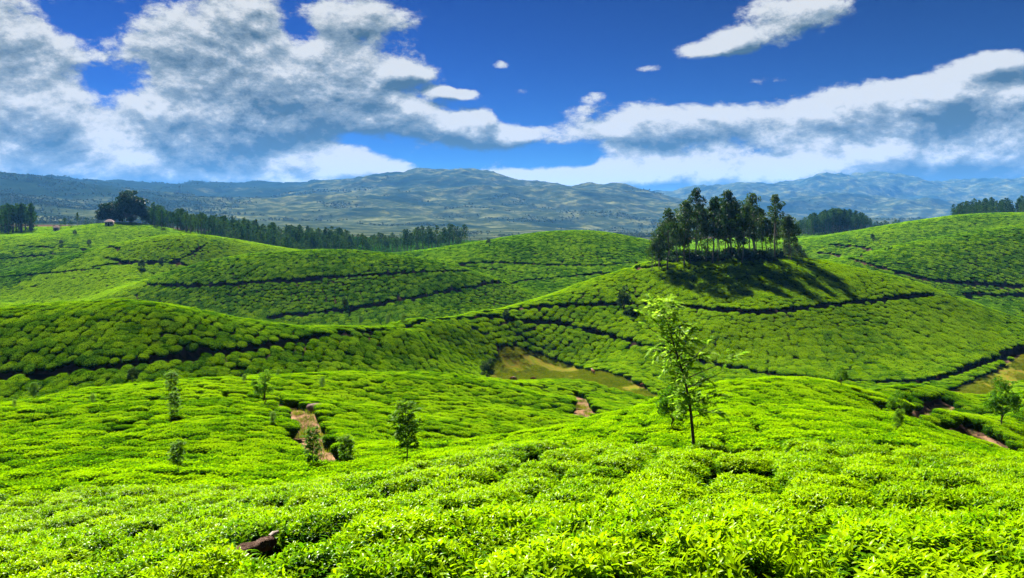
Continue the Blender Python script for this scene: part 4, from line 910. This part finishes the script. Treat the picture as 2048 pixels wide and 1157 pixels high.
# ---------------------------------------------------------------- boulder, log, huts, goats
def lumpy_rock(seed, r):
    bm = bmesh.new(); bmesh.ops.create_icosphere(bm, subdivisions=3, radius=1); rg = np.random.default_rng(seed); cuts = [Vector(rg.normal(0,1,3)).normalized() for _ in range(9)]
    for v in bm.verts:
        c = v.co.copy()
        for k, n in enumerate(cuts):
            h = 0.72+0.05*(k % 4); d = c.dot(n)
            if d > h: c -= n*(d-h)*.9
        c *= 1+0.05*math.sin(c.x*7+seed)*math.cos(c.y*6)+0.03*math.sin(c.z*13); v.co = Vector((c.x*r[0], c.y*r[1], c.z*r[2]))
    me = bpy.data.meshes.new('boulder'); bm.to_mesh(me); bm.free(); me.materials.append(M['rock']); return me
z = float(ground_z(ROCK_AT[:1], ROCK_AT[1:])[0])
obj('boulder', lumpy_rock(3, (.62,.5,.42)), loc=(ROCK_AT[0]+.25, ROCK_AT[1]+.2, z+.28), rot=(.1,.05,.5), label='weathered brown boulder at the top of the dirt track', cat='boulder')
def log_mesh():
    """broken trunk: rough round of bark, hollowed and split along the top"""
    rg = np.random.default_rng(8); n, m = 26, 18; V, F = [], []
    for i in range(n):
        t = i/(n-1); R = .125-.03*t+.012*math.sin(t*17)
        for j in range(m):
            a = 2*math.pi*j/m; r = R*(1+.10*math.sin(3*a+t*3)+.06*math.sin(7*a-t*9)+rg.normal(0,.03))
            if abs(a-1.5) < .35: r *= .72
            V.append(((t-.5)*1.05+.03*math.sin(5*a)*(i in (0, n-1)), r*math.cos(a), r*math.sin(a)*.8))
    for i in range(n-1):
        for j in range(m): a, b = i*m+j, i*m+(j+1) % m; F.append((a, b, b+m, a+m))
    return mesh_np('bark', np.array(V), np.array(F), M['log_bark'])
def disc(x, r, mat, name):
    m = 14; V = [(x,0,0)]+[(x+.012*math.sin(k*2.1), r*math.cos(2*math.pi*k/m), r*.8*math.sin(2*math.pi*k/m)) for k in range(m)]
    return mesh_np(name, np.array(V), np.array([(0, 1+k, 1+(k+1) % m) for k in range(m)]), mat)
lg = obj('fallen_log', None, loc=(LOG_AT[0], LOG_AT[1], float(tea_top(LOG_AT[0], LOG_AT[1]))-.13), rot=(0.05, -.04, math.radians(48)), scale=(.52,.9,.75), label='weathered brown fallen log showing in a gap of the near tea', cat='log')
obj('bark', log_mesh(), lg); obj('cut_face', disc(.526, .088, M['cut_wood'], 'cut_face'), lg); obj('cut_face', disc(-.526, .118, M['cut_wood'], 'cut_face'), lg)
br = [(.50,.05,.04),(.62,.08,.05),(.76,.10,.035)]; v, f, _ = tube(br, [.03,.032,.018], 7); obj('branch_stub', mesh_np('branch_stub', v, f, M['cut_wood']), lg)
# ---- farm huts on the far left ridge
def hut(px, d, w, dp, label, rz):
    root = obj('farm_hut', None, loc=at_distance(px, d, .6), rot=(0,0,rz), label=label, cat='hut')
    def box(nm, x0, x1, y0, y1, z0, z1, mat):
        V = np.array([(x,y,z) for x in (x0,x1) for y in (y0,y1) for z in (z0,z1)]); F = np.array([(0,1,3,2),(4,6,7,5),(0,4,5,1),(2,3,7,6),(0,2,6,4),(1,5,7,3)]); return obj(nm, mesh_np(nm, V, F, mat), root)
    h = 2.5; box('wall', -w/2, w/2, -dp/2, dp/2, -1.2, h, M['wall']); box('door', -.45, .45, -dp/2-.05, -dp/2+.02, -.2, 1.9, M['door'])
    for x in (-w*.32, w*.32): win = box('window', x-.45, x+.45, -dp/2-.04, -dp/2+.02, .9, 1.8, M['door'])
    e = .5; V = np.array([(-w/2-e,-dp/2-e,h-.15),(w/2+e,-dp/2-e,h-.15),(w/2+e,dp/2+e,h-.15),(-w/2-e,dp/2+e,h-.15),(-w*.18,0,h+1.3),(w*.18,0,h+1.3)])
    me = bpy.data.meshes.new('roof'); me.from_pydata([tuple(a) for a in V], [], [(0,1,5,4),(2,3,4,5),(1,2,5),(3,0,4),(3,2,1,0)]); me.materials.append(M['roof']); obj('roof', me, root)
hut(219, 478, 4.2, 3.2, 'small farm hut with pale pink hipped roof below the huge tree', .15)
hut(113, 488, 2.6, 2.2, 'tiny hut at the left end of the straggling tree row', -.1)
# ---- goats grazing in the clearing
def goat(name, px, py, heading, coat, graze, label):
    x, y = level([(px, py)])[0]; zz = float(ground_z(np.array([x]), np.array([y]))[0])
    hd = (.62,0,.16) if graze else (.60,0,.86)
    P = [(-.02,0,.60),(-.36,0,.61),(.26,0,.62),(.42,0,.60 if graze else .74), hd, (hd[0]+.15,0,hd[2]-.07),           # 0 belly 1 rump 2 chest 3 neck 4 poll 5 muzzle
         (-.37,.10,.42),(-.43,.10,.24),(-.40,.10,.0), (-.37,-.10,.42),(-.45,-.10,.24),(-.43,-.10,.0),                  # hind legs
         (.27,.10,.38),(.28,.10,.20),(.29,.10,.0), (.27,-.10,.38),(.30,-.10,.20),(.27,-.10,.0),                        # fore legs
         (-.50,0,.66),(hd[0]-.03,.11,hd[2]+.02),(hd[0]-.03,-.11,hd[2]+.02),(hd[0]-.10,.05,hd[2]+.14),(hd[0]-.10,-.05,hd[2]+.14)]
    Eg = [(0,1),(0,2),(2,3),(3,4),(4,5),(1,6),(6,7),(7,8),(1,9),(9,10),(10,11),(2,12),(12,13),(13,14),(2,15),(15,16),(16,17),(1,18),(4,19),(4,20),(4,21),(4,22)]
    Rr = [.19,.17,.17,.10,.085,.05, .085,.04,.035,.085,.04,.035,.06,.035,.035,.06,.035,.035,.03,.03,.03,.02,.02]
    me = bpy.data.meshes.new(name); me.from_pydata(P, Eg, []); me.materials.append(coat)
    o = obj(name, me, loc=(x, y, zz+.02), rot=(0,0,heading), scale=1.15, label=label, cat='goat', group='goats in the clearing')
    o.modifiers.new('skin', 'SKIN'); o.modifiers.new('round', 'SUBSURF').levels = 1
    for v, r in zip(me.skin_vertices[0].data, Rr): v.radius = (r, r)
    me.skin_vertices[0].data[0].use_root = True
goat('goat', 1026, 752, .4, M['coat_brown'], True, 'brown and white goat grazing at the near left of the clearing')
goat('goat', 1067, 750, 2.6, M['coat_dark'], True, 'dark brown goat grazing right of the near left one')
goat('goat', 1186, 734, 1.9, M['coat_brown'], False, 'pale brown goat standing with raised head by the hedge')
goat('goat', 1284, 760, .9, M['coat_dark'], True, 'dark brown goat grazing in the right corner of the clearing')
